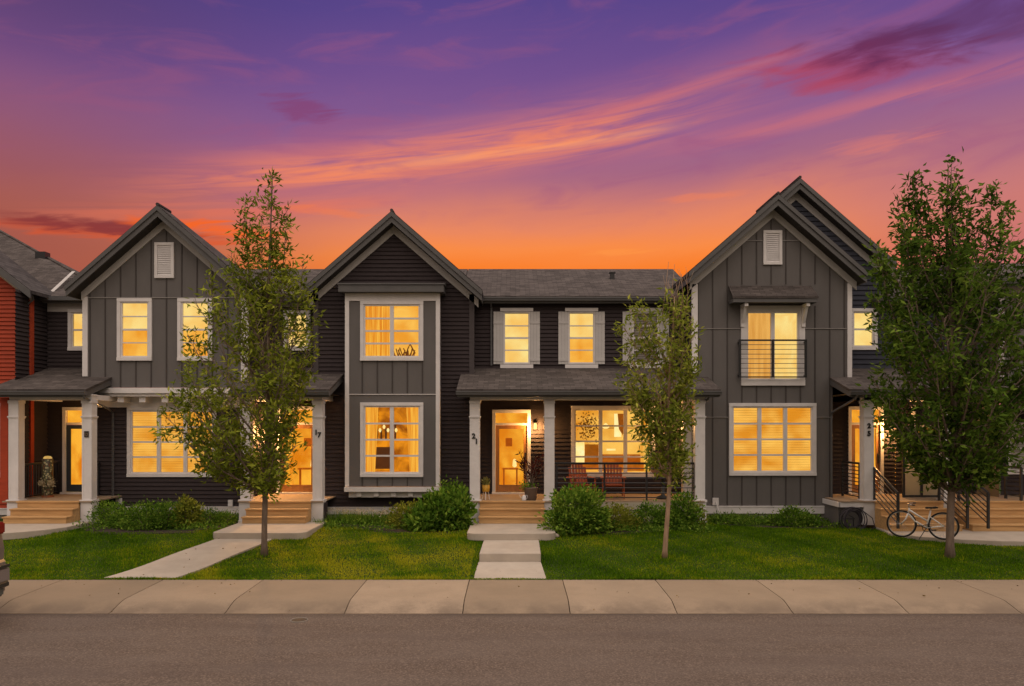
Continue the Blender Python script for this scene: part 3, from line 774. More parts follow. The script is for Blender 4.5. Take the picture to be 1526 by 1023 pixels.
# ---------------------------------------------------------------- shared wall pieces
def skirt(parent, x0, x1, Yp, z1, z0, zg=.2):
    mb = MB(); mb.box(x0, x1, Yp-.05, Yp+.02, z0, z1); mb.box(x0, x1, Yp-.065, Yp-.048, z1-.03, z1); mb.build('skirt_board', M_trim, parent)
    mb = MB(); mb.box(x0, x1, Yp-.01, Yp+.1, zg-.1, z0); mb.build('foundation', M_found, parent)
def porch(parent, x0, x1, cols_, roof_x0, roof_x1, stairs_x, zslab, nstep, numeral_on=None, deck_mat=None, roof_open=()):
    mb = MB()
    y = YD+.031
    while y < 22.98:
        mb.box(x0, x1, y, min(y+.135, 22.99), DECK-.035, DECK); y += .14
    mb.build('porch_deck', M_deck, parent)
    cs = [column(parent, c) for c in cols_]
    mb = MB(); h = .11
    mb.box(cols_[0]-.13, cols_[-1]+.13, YC+.02, YC+.24, 3.832, 3.99)
    mb.box(cols_[0]-.145, cols_[-1]+.145, YC+.0, YC+.26, 3.95, 3.995)
    for c in (cols_[0], cols_[-1]): mb.box(c-.09, c+.09, YC+.262, 22.98, 3.84, 3.985)
    mb.build('porch_beam', M_trim, parent)
    mb = MB(); mb.quad((roof_x0+.05, 20.64, 3.998), (roof_x1-.05, 20.64, 3.998), (roof_x1-.05, 22.99, 3.998), (roof_x0+.05, 22.99, 3.998)); mb.build('porch_ceiling', M_soff, parent)
    shed_roof(parent, roof_x0, roof_x1, 23.05, 4.89, 20.55, 4.117)
    if stairs_x: stairs(parent, stairs_x[0], stairs_x[1], DECK, zslab, nstep, YD)
    return cs
def main_roof(parent, x0, x1):
    shed_roof(parent, x0, x1, 26.47, 8.61, 22.70, 7.03, name='main_roof')
    mb = MB(); mb.quad((x0, 22.74, 6.86), (x1, 22.74, 6.86), (x1, 23.0, 6.86), (x0, 23.0, 6.86)); mb.build('soffit', M_soff, parent)
    mb = MB(); mb.quad((x0, 26.47, 8.6), (x1, 26.47, 8.6), (x1, 31, 6.7), (x0, 31, 6.7)); mb.build('rear_roof', M_sh, parent)
LAP = .122
M_flash = mat('grey_flashing', (.27,.255,.245,1), .6, .1, 4)
M_trimg2 = mat('shutter_paint', (.48,.465,.455,1), .6, .07, 3, grime=.1)

# ================================================================ townhouse between the red house and number 17
H = thing('townhouse', (-10.1, 22.0, .3), 'taupe townhouse beside the red house, with a small square plaque on its porch post', 'townhouse', 'attached grey townhouses')
h = []
Yw = 21.9; zp = 9.416; cx = -10.135; xl, xr = wx(124, Yw), wx(367, Yw)
for a, b_ in ((175, 227), (265, 317)):
    w, ho = pxwin(H, a, b_, 445, 538, Yw, cols=1, rows=4, kind='half', glow=G_warm); h.append(ho)
gp = gable_poly(xl, xr, wz(578, Yw), cx, zp-.36, .87)
wm = MB(); clad(wm, gp, front(Yw), h)
mb = MB(); vx0, vx1 = wx(231, Yw), wx(260, Yw)
battens(mb, [wx(157+22.8*i, Yw) for i in range(-1, 10)], gp, Yw, h+[(vx0, vx1, wz(415, Yw), wz(362, Yw))]); wm.build('upper_wall', M_bb, H, extra=(mb, M_bat))
mb = MB(); hline(mb, xl, xr, wz(444, Yw), Yw, .022); mb.build('flashing', M_flash, H)
gable_vent(H, vx0, vx1, wz(415, Yw), wz(362, Yw), Yw)
gable_roof(H, cx, zp, .87, 2.636, 21.45, 22.25, Yw, wall_half=2.4)
mb = MB(); mb.box(xl-.01, xl+.14, Yw-.03, Yw+.01, 4.55, zp-.55-.87*2.3); mb.build('corner_board', M_trim, H)
mb = MB(); mb.box(xr-.14, xr+.055, Yw-.045, Yw+.05, 4.22, zp-.55-.87*2.3); mb.build('corner_board', M_trim, H)
mb = MB(); clad(mb, [(Yw, .72), (23.0, .72), (23.0, 7.3), (Yw, 7.3)], side_r(xr+.01), (), LAP); mb.build('side_wall', M_sid, H)
mb = MB(); clad(mb, [(Yw, 4.3), (23.0, 4.3), (23.0, 7.3), (Yw, 7.3)], side_l(xl), (), LAP); mb.build('side_wall', M_sid, H)
Yl = 22.4
mb = MB(); mb.box(wx(145, Yl)-.2, xr, Yw-.10, Yl, 4.06, 4.215); mb.box(wx(145, Yl)-.16, xr, Yw-.03, Yl, 3.97, 4.058)
mb.box(-12.43, xr, Yl-.03, Yl+.01, 3.66, 3.968)
for px in (186, 218, 251, 284, 317): x = wx(px, 22.2); mb.box(x-.09, x+.09, Yw+.06, Yl-.032, 3.80, 3.968)
mb.build('cornice', M_trim, H)
w, ho = pxwin(H, 190, 323, 607, 711, Yl, cols=3, rows=4, kind='blind', glow=G_amb, sash_bar=False)
mb = MB(); clad(mb, [(-12.45, .72), (xr, .72), (xr, 3.66), (-12.45, 3.66)], front(Yl), [ho], LAP); mb.build('lower_wall', M_sid, H)
mb = MB(); clad(mb, [(Yl, .72), (23.0, .72), (23.0, 3.9), (Yl, 3.9)], side_l(-12.45), (), LAP); mb.build('side_wall', M_sid, H)
mb = MB(); mb.box(-12.47, -12.37, Yl-.035, Yl+.01, .72, 3.66); mb.build('corner_board', M_sid, H)
skirt(H, -12.45, xr, Yl, .72, .50)
Yr = 23.0
w, ho = pxwin(H, 102, 146, 461, 523, Yr, cols=1, rows=2, kind='half', glow=G_pale)
dh = door(H, wx(94, Yr), wx(143, Yr), DECK+.06, wz(607, Yr), Yr, M_door_n, wz(630, Yr))
mb = MB(); clad(mb, [(-14.25, DECK), (-12.2, DECK), (-12.2, 7.03), (-14.25, 7.03)], front(Yr), [ho, dh], LAP); mb.build('recess_wall', M_sid, H)
mb = MB(); clad(mb, [(21.5, .6), (Yr, .6), (Yr, 7.03), (21.5, 7.03)], side_r(-14.23), (), LAP); mb.build('side_wall', M_sid, H)
mb = MB(); mb.box(-14.2, xl, Yr-.04, Yr, wz(465, Yr), wz(452, Yr)); mb.build('frieze_board', M_trimg, H)
main_roof(H, -14.25, -7.9)
cs = porch(H, -14.1, -11.62, (-13.83, -11.80), -14.38, -11.66, (-13.66, -11.97), .50, 3)
mb = MB(); mb.box(-11.865, -11.74, YC-.018, YC-.009, 2.80, 2.97); pq = mb.build('number_plaque', mat('dark_plaque', (.035,.025,.02,1), .4, .1, 8), cs[1])
mb = MB()       # worn pale marks on the plaque
for a, b_, c_, d_ in ((-.045,-.03,-.05,.04), (-.01,.03,.02,.035), (.02,.035,-.02,.03), (-.01,.03,-.05,-.035)): mb.box(-11.80+a, -11.80+b_, YC-.021, YC-.017, 2.885+c_, 2.885+d_)
mb.build('plaque_mark', mat('worn_bronze', (.20,.14,.09,1), .5, .2, 20), pq)
flat_rail(H, (-13.83, 21.15, DECK), (-13.83, 22.9, DECK), vertical=True); flat_rail(H, (-11.78, 21.15, DECK), (-12.3, 22.35, DECK), vertical=True)
downspout(H, [(-11.70, 20.52, 3.98), (-11.70, 20.56, 3.88), (-11.78, 21.9, 3.62), (-11.86, 22.32, 3.5), (-11.86, 22.32, .62)])
wall_lamp(H, -12.60, 22.7, 3.25, 30)
mb = MB(); mb.box(wx(174, Yl), wx(183, Yl), Yl-.08, Yl-.02, wz(752, Yl), wz(742, Yl)); mb.build('outlet_box', M_trim, H, bevel=.01); mb = MB(); mb.box(wx(341, Yl), wx(348, Yl), Yl-.08, Yl-.02, wz(755, Yl), wz(745, Yl)); mb.build('outlet_box', M_trim, H, bevel=.01)

# ================================================================ townhouse 17
H = thing('townhouse', (-3.5, 22.3, .3), 'dark grey townhouse numbered 17 with a two-storey bay under a horizontal-sided gable', 'townhouse', 'attached grey townhouses')
Yw = 22.3; zp = 9.357; cx = -3.53; xl, xr = cx-2.33, cx+2.33; Yb = 21.85
bx0, bx1 = wx(515, Yb), wx(655, Yb)
gp = gable_poly(xl, xr, .72, cx, zp-.36, .87)
mb = MB(); clad(mb, gp, front(Yw), [(bx0+.1, bx1-.1, 1.5, 6.9)], LAP); mb.build('gable_wall', M_sid, H)
mb = MB(); clad(mb, [(Yw, .72), (23.0, .72), (23.0, 7.2), (Yw, 7.2)], side_r(xr), (), LAP); mb.build('side_wall', M_sid, H); mb = MB(); clad(mb, [(Yw, .72), (23.0, .72), (23.0, 7.2), (Yw, 7.2)], side_l(xl), (), LAP); mb.build('side_wall', M_sid, H)
mb = MB()
M_cc = mat('charcoal_corner', (.060,.050,.052,1), .7, .1, 4)
for x in (xl, xr-.1): mb = MB(); mb.box(x-(.045 if x == xl else .003), x+(.103 if x == xl else .145), Yw-.045, Yw+.06, .72, 7.0); mb.build('corner_board', M_cc, H)
gable_roof(H, cx, zp, .87, 2.63, 21.85, 23.4, Yw, wall_half=2.5)
skirt(H, xl, xr, Yw, .72, .50)
hs = []
for (a, b_, y0, y1, kd) in ((537, 631, 449, 538, 'lace'), (537, 631, 600, 711, 'curtain')):
    w, ho = pxwin(H, a, b_, y0, y1, Yb, cols=2, rows=4, kind=kd, depth=1.2, room=G_warm if kd == 'lace' else G_deep, sash_bar=False); hs.append(ho)
    rr = random.Random(int(y0)); mb = MB()
    if kd == 'lace':
        x = wx(590, Yb); z = wz(530, Yb)
        mb.tube([(x+.2, Yb+.5, z), (x+.28, Yb+.5, z+.25), (x+.35, Yb+.45, z+.38), (x+.5, Yb+.45, z+.1)], .02, 6)
        for k in range(26): a = rr.uniform(-.9, .9); mb.tube([(x+a*.5, Yb+.55, z), (x+a*.5+rr.uniform(-.12, .12), Yb+.5, z+rr.uniform(.1, .28))], .02, 4)
        mb.build('indoor_plant', mat('indoor_plant_leaf', (.20,.10,.02,1), .7, .3, 8), w)
    else:
        x = wx(566, Yb); z = wz(655, Yb)
        for k in range(5): mb.box(x-.25+k*.14, x-.2+k*.14, Yb+.7, Yb+.75, z-.05, z+rr.uniform(.15, .5))
        mb.box(x-.35, x+.2, Yb+.75, Yb+.9, z-.9, z-.25); mb.build('cabinet', M_sil, w)
        mb = MB()
        for k in range(5): xx = x-.1+k*.12; mb.lathe([(.02, z+.2+.1*(k % 2)), (.045, z+.26+.1*(k % 2)), (.02, z+.32+.1*(k % 2))], xx, Yb+.6, 8)
        mb.build('pendant_light', G_bright, w)
bp = [(bx0, wz(725, Yb)), (bx1, wz(725, Yb)), (bx1, 6.95), (bx0, 6.95)]
wm = mb = MB(); clad(mb, bp, front(Yb), hs)
mb.quad((bx0, Yb, bp[0][1]), (bx0, Yw, bp[0][1]), (bx0, Yw, 6.95), (bx0, Yb, 6.95)); mb.quad((bx1, Yb, bp[0][1]), (bx1, Yw, bp[0][1]), (bx1, Yw, 6.95), (bx1, Yb, 6.95))
mb = MB(); battens(mb, [wx(540+22.4*i, Yb) for i in range(0, 5)], bp, Yb, hs+[(bx0, bx1, wz(601, Yb), wz(586, Yb))]); bay = wm.build('bay', M_bb, H, extra=(mb, M_bat))
mb = MB()
for x in (bx0, bx1-.10): mb.box(x-.006, x+.106, Yb-.03, Yb+.01, wz(725, Yb), 6.95)
mb.box(bx0-.012, bx0-.001, Yb-.028, Yb+.1, wz(725, Yb), 6.95); mb.box(bx1+.001, bx1+.012, Yb-.028, Yb+.1, wz(725, Yb), 6.95)
mb.box(bx0+.108, bx1-.108, Yb-.028, Yb+.01, wz(449, Yb)+.004, 6.95)
hline(mb, bx0+.108, bx1-.108, wz(588, Yb), Yb, .02)
mb.build('bay_trim', M_trim, bay)
mb = MB(); a, b_ = bx0-.02, bx1+.02
mb.box(a, b_, Yb-.10, Yw, wz(733, 21.8), wz(726, 21.8)); mb.box(a+.09, b_-.09, Yb+.10, Yw-.03, wz(741.5, 21.95), wz(733.5, 21.95))
for px in (536, 561.5, 587, 612.5, 638): x = wx(px, 21.95); mb.box(x-.07, x+.07, Yb+.0, Yb+.098, wz(740, 21.9), wz(733.5, 21.9))
mb.build('bay_sill', M_trim, bay)
mb = MB(); a, b_ = wx(504, 21.6), wx(661, 21.6)
mb.box(a, b_, 21.6, Yw-.03, 6.96, 7.16); mb.prism([(21.57, 7.165), (21.57, 7.20), (Yw-.03, 7.34), (Yw-.03, 7.165)], lambda p, q: (a-.03, p, q), lambda p, q: (b_+.03, p, q)); mb.build('bay_roof', M_dark, bay)
w, ho = pxwin(H, 423, 463, 463, 523, Yr, cols=1, rows=2, kind='half', glow=G_pale)
dh = door(H, wx(413, Yr), wx(474.5, Yr), DECK+.05, wz(606, Yr), Yr, M_door_b, wz(630, Yr), stile=.12)
mb = MB(); clad(mb, [(-7.76, DECK), (xl, DECK), (xl, 7.03), (-7.76, 7.03)], front(Yr), [ho, dh], LAP); mb.build('recess_wall', M_sid, H)
main_roof(H, -7.88, -1.6)
mb = MB(); mb.box(-7.7, xl, Yr-.04, Yr, wz(465, Yr)+.15, wz(452, Yr)+.08); mb.build('frieze_board', M_trimg, H)
cs = porch(H, -7.6, -5.25, (-7.42, -5.42), -7.74, -5.02, (-7.26, -5.58), .50, 3)
numeral(cs[1], '1', -5.455, YC-.014, 2.93, .19); numeral(cs[1], '7', -5.365, YC-.014, 2.86, .19)
flat_rail(H, (-7.42, 21.15, DECK), (-7.6, 22.35, DECK), vertical=True)
wall_lamp(H, -7.5, 23.0, 3.0, 420)
mb = MB(); mb.box(-5.24, -5.2, 20.86, 21.1, .55, .98); mb.build('plinth_grille', M_sid, cs[1])

# ================================================================ townhouse 21
H = thing('townhouse', (2.0, 23.0, .3), 'recessed dark townhouse numbered 21 with white shutters and a wide front porch', 'townhouse', 'attached grey townhouses')
hs = []
for c_, kd, gl in ((770, 'half', G_pale), (866.5, 'half', G_warm), (962, 'off', None)):
    x0, x1 = wx(c_-20, Yr), wx(c_+20, Yr); z0, z1 = wz(543, Yr), wz(465, Yr)
    w, ho = window(H, x0, x1, z0, z1, Yr, cols=1, rows=4, kind=kd, glow=gl, trim=.03, name='window', s=.025); hs.append(ho)
    mb = MB(); mb.box(wx(c_-24.5, Yr), wx(c_+24.5, Yr), Yr-.07, Yr, z1+.012, z1+.11); mb.build('window_head', M_trim, w); mb = MB(); mb.box(wx(c_-24.5, Yr), wx(c_+24.5, Yr), Yr-.075, Yr, z0-.125, z0-.012); mb.build('window_sill', M_trim, w)
    for a, b_ in ((wx(c_-34.5, Yr), x0-.004), (x1+.004, wx(c_+34.5, Yr))):
        mb = MB(); n = 3; ww = (b_-a)/n
        for k in range(n): mb.box(a+k*ww+.002, a+(k+1)*ww-.002, Yr-.05, Yr-.022, z0, z1+.0)
        mb.box(a, b_, Yr-.065, Yr-.051, z1-.37, z1-.29); mb.box(a, b_, Yr-.065, Yr-.051, z0+.09, z0+.17)
        mb.build('shutter', M_trimg2, w)
mb = MB(); clad(mb, [(xr, 4.6), (5.23, 4.6), (5.23, 7.03), (xr, 7.03)], front(Yr), hs, LAP); mb.build('upper_wall', M_sid, H)
main_roof(H, -1.58, 5.6)
mb = MB(); x = wx(917, 24.2); mb.box(x-.07, x+.07, 24.9, 25.04, 7.9, 8.16); mb.box(x-.10, x+.10, 24.87, 25.07, 8.16, 8.19); mb.build('roof_vent', M_black, H)
downspout(H, [(wx(731.5, 22.7), 22.68, 6.93), (wx(731.5, 22.7), 22.75, 6.82), (wx(731.5, Yr)+.02, 22.93, 6.7), (wx(731.5, Yr)+.02, 22.93, 4.95)])
dh = door(H, wx(733.6, Yr), wx(790.8, Yr), DECK+.05, wz(610.8, Yr), Yr, M_door_b, wz(630.7, Yr), stile=.115)
bw, bh = pxwin(H, 851, 976, 605, 711, Yr, cols=3, rows=4, kind='room', depth=2.6, room=G_amb, sash_bar=False)
mb = MB(); mb.box(wx(856,23), wx(976,23), 25.0, 25.3, 1.3, 2.15); mb.box(wx(900,23), wx(925,23), 24.2, 24.7, 1.4, 2.0); mb.box(wx(930,23), wx(985,23), 24.4, 24.9, 1.3, 1.9); mb.build('indoor_furniture', mat('amber_lit_wood', (.62,.30,.07,1), .6, .3, 4), bw)
mb = MB(); mb.box(wx(857,24), wx(871,24), 24.0, 24.1, 1.9, 2.62); mb.box(wx(916,24.4), wx(926,24.4), 24.4, 24.5, 2.75, 3.5); mb.box(wx(905,24.4), wx(918,24.4), 24.5, 24.6, 2.3, 2.36); mb.build('bright_doorway', G_bright, bw)
mb = MB(); mb.quad((wx(921,24.2), 24.3, 3.5), (wx(933,24.2), 24.3, 3.5), (wx(929,24.2), 24.3, 2.8), (wx(923,24.2), 24.3, 3.0)); mb.box(wx(896,24.6), wx(960,24.6), 24.6, 24.7, 3.02, 3.05); mb.box(wx(872,24.6), wx(896,24.6), 24.6, 24.7, 1.9, 2.5); mb.build('indoor_shade', mat('indoor_shade', (.45,.22,.04,1), .7, .2, 5), bw)
rr = random.Random(5); mb = MB()
for k in range(260):
    x = wx(rr.gauss(876, 8), 23.6); z = rr.gauss(3.05, .25); s_ = rr.uniform(.02, .05)
    mb.quad((x, 23.6+rr.random()*.3, z), (x+s_, 23.6+rr.random()*.3, z+s_*rr.uniform(-.6, .6)), (x+s_*.6, 23.7, z+s_), (x-s_*.3, 23.7, z+s_*.8))
mb.build('indoor_plant', mat('amber_plant_leaf', (.36,.22,.03,1), .7, .3, 8), bw)
mb = MB(); mb.lathe([(.01, 3.2), (.1, 3.12), (.12, 3.06), (.05, 3.02)], wx(905, 23.8), 24.2, 12); mb.build('pendant_light', G_bright, bw)
mb = MB(); clad(mb, [(xr, DECK), (5.23, DECK), (5.23, 4.2), (xr, 4.2)], front(Yr), [dh, bh], LAP); mb.build('porch_wall', M_sid, H)
cs = porch(H, -1.2, 5.28, (-1.068, 1.0, 5.17), -1.55, 5.66, (-.92, .85), .50, 3)
numeral(cs[0], '2', -1.095, YC-.014, 2.83, .19); numeral(cs[0], '1', -1.02, YC-.014, 2.68, .19)
mb = MB(); mb.box(1.14, 5.03, YD+.01, YD+.045, DECK-.24, DECK-.036)
for x in (1.14, 3.05, 4.95): mb.box(x, x+.09, YD+.01, YD+.045, .3, DECK-.241)
mb.box(1.14, 5.03, YD+.05, YD+.07, .25, DECK-.25); mb.build('deck_skirt', mat('sand_skirt_paint', (.40,.36,.28,1), .7, .1, 4, grime=.3), H)
flat_rail(H, (1.13, 20.98, DECK), (5.04, 20.98, DECK), h=1.03, bars=6, posts=(.02, .36, .66))
mb = MB(); mb.box(4.95, 5.2, 21.95, 22.2, DECK, 3.9); mb.build('pilaster', M_trim, H)
wall_lamp(H, wx(797.5, Yr), Yr, 3.10, 110); wall_lamp(H, wx(998, Yr), Yr, 3.14, 110)
downspout(H, [(5.35, 20.6, 3.97), (5.35, 20.7, 3.85), (5.3, 21.82, 3.7), (5.3, 21.84, .9)])
mb = MB(); mb.box(.6, .625, Yr-.07, Yr-.045, 2.0, 2.18); mb.build('door_bell', M_black, H)

# ================================================================ townhouse 25
H = thing('townhouse', (7.5, 21.9, .3), 'taupe board-and-batten townhouse numbered 25 with a railed upstairs balcony window under an awning', 'townhouse', 'attached grey townhouses')
Yw = 21.9; zp = 9.73; cx = 7.54; xl, xr = cx-2.31, cx+2.28; xlow = 9.28
w, h1 = pxwin(H, 1086, 1216, 601, 709, Yw, cols=3, rows=4, kind='blind', glow=G_amb, room=G_deep, sash_bar=False)
zj0, zj1 = wz(575, Yw), wz(456, Yw)
w, h2 = window(H, wx(1104, Yw), wx(1199, Yw), zj0, zj1, Yw, cols=2, rows=1, kind='room', depth=.9, room=G_pale, trim=.17)
mb = MB(); x0, x1 = wx(1113, Yw), wx(1151, Yw); n = 24
for i in range(n): mb.quad(*[(x0+(x1-x0)*(i+k)/n, Yw+.14+.02*math.sin((i+k)*1.3), z) for k, z in ((0, zj0+.2), (1, zj0+.2), (1, zj1-.2), (0, zj1-.2))])
mb.build('curtain', glow_mat('lit_curtain_tan', lin(214,146,62), lin(236,176,88), 1, 2, stretch=(4,4,.3)), w, smooth=True)
holes = [h1, h2]; vx0, vx1 = wx(1137, Yw), wx(1165, Yw); vh = (vx0, vx1, wz(395, Yw), wz(344, Yw))
gp = gable_poly(xl, xr, 4.45, cx, zp-.36, .87)
um = MB(); clad(um, gp, front(Yw), [h2])
lp = [(xl, .79), (xlow, .79), (xlow, 4.45), (xl, 4.45)]
lm_ = MB(); clad(lm_, lp, front(Yw), [h1])
mb = MB(); xs_ = [wx(1062+21.8*i, Yw) for i in range(-1, 10)]
battens(mb, xs_, gp, Yw, holes+[vh, (wx(1092, Yw), wx(1219, Yw), wz(456, Yw), wz(424, Yw))]); um.build('upper_wall', M_bb, H, extra=(mb, M_bat)); mb = MB(); battens(mb, [x for x in xs_ if x < xlow], lp, Yw, holes); lm_.build('lower_wall', M_bb, H, extra=(mb, M_bat))
for py, a, b_ in ((490, xl, wx(1104, Yw)), (490, wx(1199, Yw), xr), (359, wx(1105, Yw), vx0), (359, vx1, wx(1192, Yw)), (622, xl, wx(1086, Yw)), (622, wx(1216, Yw), xlow)): mb = MB(); hline(mb, a, b_, wz(py, Yw), Yw, .018); mb.build('flashing', M_flash, H)
gable_vent(H, *vh[:2], *vh[2:], Yw)
gable_roof(H, cx, zp, .87, 2.55, 21.45, 23.3, Yw, wall_half=2.42)
mb = MB()
mb.box(xl-.045, xl+.12, Yw-.045, Yw+.05, wz(556, Yw), zp-.55-.87*2.25); mb.build('corner_board', M_trim, H); mb = MB(); mb.box(xr-.12, xr+.01, Yw-.035, Yw+.01, 4.5, zp-.55-.87*2.22); mb.build('corner_board', M_trim, H)
skirt(H, xl, xlow, Yw, .79, .57, .1)
mb = MB(); clad(mb, [(Yw, .8), (23.0, .8), (23.0, 7.6), (Yw, 7.6)], side_l(xl), (), LAP); mb.build('side_wall', M_sid, H); mb = MB(); clad(mb, [(Yw, 4.4), (23.0, 4.4), (23.0, 8), (Yw, 8)], side_r(xr), (), LAP); mb.build('side_wall', M_sid, H)
mb = MB(); mb.quad((xlow, Yw, .5), (xlow, 23.0, .5), (xlow, 23.0, 4.45), (xlow, Yw, 4.45)); mb.build('side_wall', M_bb, H)
# awning with brackets
a, b_ = wx(1092, 21.4), wx(1220, 21.4); zt = wz(426, Yw)
mb = MB(); top = [(a, 21.4, 6.80), (b_, 21.4, 6.80), (b_-.02, Yw, zt), (a+.02, Yw, zt)]
mb.add(top+[(x, y, z-.06) for x, y, z in top], [(0,1,2,3), (7,6,5,4), (0,4,5,1), (1,5,6,2), (2,6,7,3), (3,7,4,0)]); aw = mb.build('awning', M_sh, H)
mb = MB(); mb.box(a+.02, b_-.02, 21.42, 21.46, 6.63, 6.735); mb.box(a+.02, a+.06, 21.461, Yw-.03, 6.63, 6.735); mb.box(b_-.06, b_-.02, 21.461, Yw-.03, 6.63, 6.735); mb.quad((a+.06, 21.46, 6.66), (b_-.06, 21.46, 6.66), (b_-.06, Yw, 6.66), (a+.06, Yw, 6.66)); mb.build('awning_fascia', M_dark, aw)
for px in (1109, 1200):
    x = wx(px, 21.7); mb = MB()
    mb.box(x-.05, x+.05, Yw-.09, Yw, 5.98, 6.62); mb.box(x-.05, x+.05, 21.47, Yw-.092, 6.53, 6.62)
    mb.prism([(21.55, 6.528), (21.63, 6.528), (Yw-.092, 6.2), (Yw-.092, 6.08)], lambda p, q: (x-.04, p, q), lambda p, q: (x+.04, p, q)); mb.build('bracket', M_trim, aw)
# balcony railing
mb = MB(); a, b_ = wx(1102.5, 21.75), wx(1200.5, 21.75); z0, z1 = wz(563, 21.75), wz(507, 21.75)
for x in (a, (a+b_)/2, b_): mb.box(x-.03, x+.03, 21.72, 21.77, z0, z1)
mb.box(a-.03, b_+.03, 21.71, 21.78, z1-.03, z1+.015); mb.box(a, b_, 21.73, 21.76, z0, z0+.035)
for i in range(1, 8): z = z0+(z1-z0)*i/8; mb.tube([(a, 21.745, z), (b_, 21.745, z)], .009, 5)
for x in (a, b_): mb.box(x-.02, x+.02, 21.77, Yw, z1-.09, z1-.04); mb.box(x-.02, x+.02, 21.77, Yw, z0+.04, z0+.09)
mb.build('balcony_railing', M_black, H)
# taller gable behind
Yk = 22.97; ck = 8.60; zk = 10.56
w, hk = pxwin(H, 1266, 1307, 460, 522, Yk, cols=1, rows=2, kind='half', glow=G_pale)
gk = gable_poly(5.9, 11.3, 4.4, ck, zk-.36, .87)
mb = MB(); clad(mb, gk, front(Yk), [hk], .15); mb.build('rear_gable_wall', M_sidb, H)
gable_roof(H, ck, zk, .87, 2.9, 22.6, 24.6, Yk, wall_half=2.75)
dh = door(H, wx(1263.5, Yr), wx(1316, Yr), DECK+.03, wz(606, Yr), Yr, M_door_b, wz(630, Yr), stile=.12)
mb = MB(); clad(mb, [(xlow, DECK-.2), (11.65, DECK-.2), (11.65, 4.3), (xlow, 4.3)], front(Yr), [dh], LAP); mb.build('porch_wall', M_sid, H)
cs = porch(H, 9.05, 11.97, (9.84,), 9.18, 11.9, (9.98, 11.85), .335, 4)
numeral(cs[0], '2', 9.84, YC-.014, 3.11, .19); numeral(cs[0], '5', 9.84, YC-.014, 2.90, .19)
mb = MB(); mb.box(9.7, 12.05, YC+.02, YC+.24, 3.834, 3.988); mb.build('porch_beam', M_trim, H)
flat_rail(H, (9.72, 21.16, DECK), (9.70, 22.2, DECK), h=1.02, bars=8)
mb = MB(); mb.box(9.0, 9.67, YD+.05, YD+.09, DECK-.17, DECK-.036); mb.box(8.98, 9.02, YD+.05, 22.9, DECK-.17, DECK-.036); mb.build('deck_skirt', M_trim, H)
mb = MB(); mb.box(9.02, 9.67, YD+.2, 22.9, .1, DECK-.18); mb.build('deck_base', M_bb, H)
stair_rail(H, 9.98, YD+.1, DECK, 19.55, .335+.12); stair_rail(H, 11.78, YD+.1, DECK, 19.55, .335+.12)
downspout(H, [(9.36, 20.5, 3.98), (9.34, 20.6, 3.85), (9.22, 21.8, 3.5), (9.22, 21.84, 3.4), (9.22, 21.84, .6)])
wall_lamp(H, 11.5, Yr, 3.0, 140)
mb = MB(); mb.box(wx(1061, Yw), wx(1070, Yw), Yw-.08, Yw-.02, wz(753, Yw), wz(742, Yw)); mb.tube([(wx(1066, Yw), Yw-.09, wz(748, Yw)), (wx(1067, Yw), Yw-.2, wz(756, Yw)), (wx(1070, Yw), Yw-.35, wz(768, Yw))], .012, 6); mb.build('outlet_box', M_trim, H)

# ================================================================ townhouse at the right edge
H = thing('townhouse', (14.5, 22.0, .3), 'dark townhouse at the right edge behind the big tree, with broad timber steps', 'townhouse', 'attached grey townhouses')
xg = wx(1489, 21.9)
mb = MB(); clad(mb, [(11.3, 4.4), (xg, 4.4), (xg, 7.03), (11.3, 7.03)], front(Yr), (), .15); mb.build('upper_wall', M_sidb, H)
gp = [(xg, 4.45), (20, 4.45), (20, 7.0), (xg, 7.0)]
wm = mb = MB(); clad(mb, gp, front(21.9)); mb.quad((xg, 21.9, 1), (xg, 23, 1), (xg, 23, 7.0), (xg, 21.9, 7.0))
mb = MB(); battens(mb, [wx(1515+22*i, 21.9) for i in range(0, 10)], gp, 21.9); wm.build('projecting_wall', M_bb, H, extra=(mb, M_bat))
mb = MB(); mb.box(xg-.01, xg+.13, 21.865, 21.91, 4.45, 6.98); mb.build('corner_board', M_trimg, H); mb = MB(); mb.box(xg, 20, 21.86, 21.9, 6.98, 7.2); mb.build('frieze_board', M_trimg, H)
shed_roof(H, xg-.35, 20.3, 25, 8.5, 21.5, 7.32, name='projecting_roof')
main_roof(H, 10.9, 15.5)
dh = door(H, wx(1358, Yr), wx(1412, Yr), DECK+.03, wz(604, Yr), Yr, M_door_b, wz(634, Yr), stile=.12, light_transom=False)
w, hw = window(H, wx(1499, 22.6), wx(1545, 22.6), wz(707, 22.6), wz(630, 22.6), 22.6, cols=1, rows=2, kind='off')
mb = MB(); clad(mb, [(11.65, DECK-.1), (14.6, DECK-.1), (14.6, 4.3), (11.65, 4.3)], front(Yr), [dh], LAP); clad(mb, [(14.6, DECK-.1), (20, DECK-.1), (20, 4.3), (14.6, 4.3)], front(22.6), [hw], LAP); mb.build('porch_wall', M_sid, H)
cs = porch(H, 11.98, 18, (12.05, 17.2), 11.91, 18, (12.12, 16.9), .335, 4)
stair_rail(H, 12.32, YD+.1, DECK, 19.55, .335+.12); stair_rail(H, 14.05, YD+.75, DECK, YD+.1, DECK)
wall_lamp(H, wx(1350, Yr), Yr, 2.95, 0)

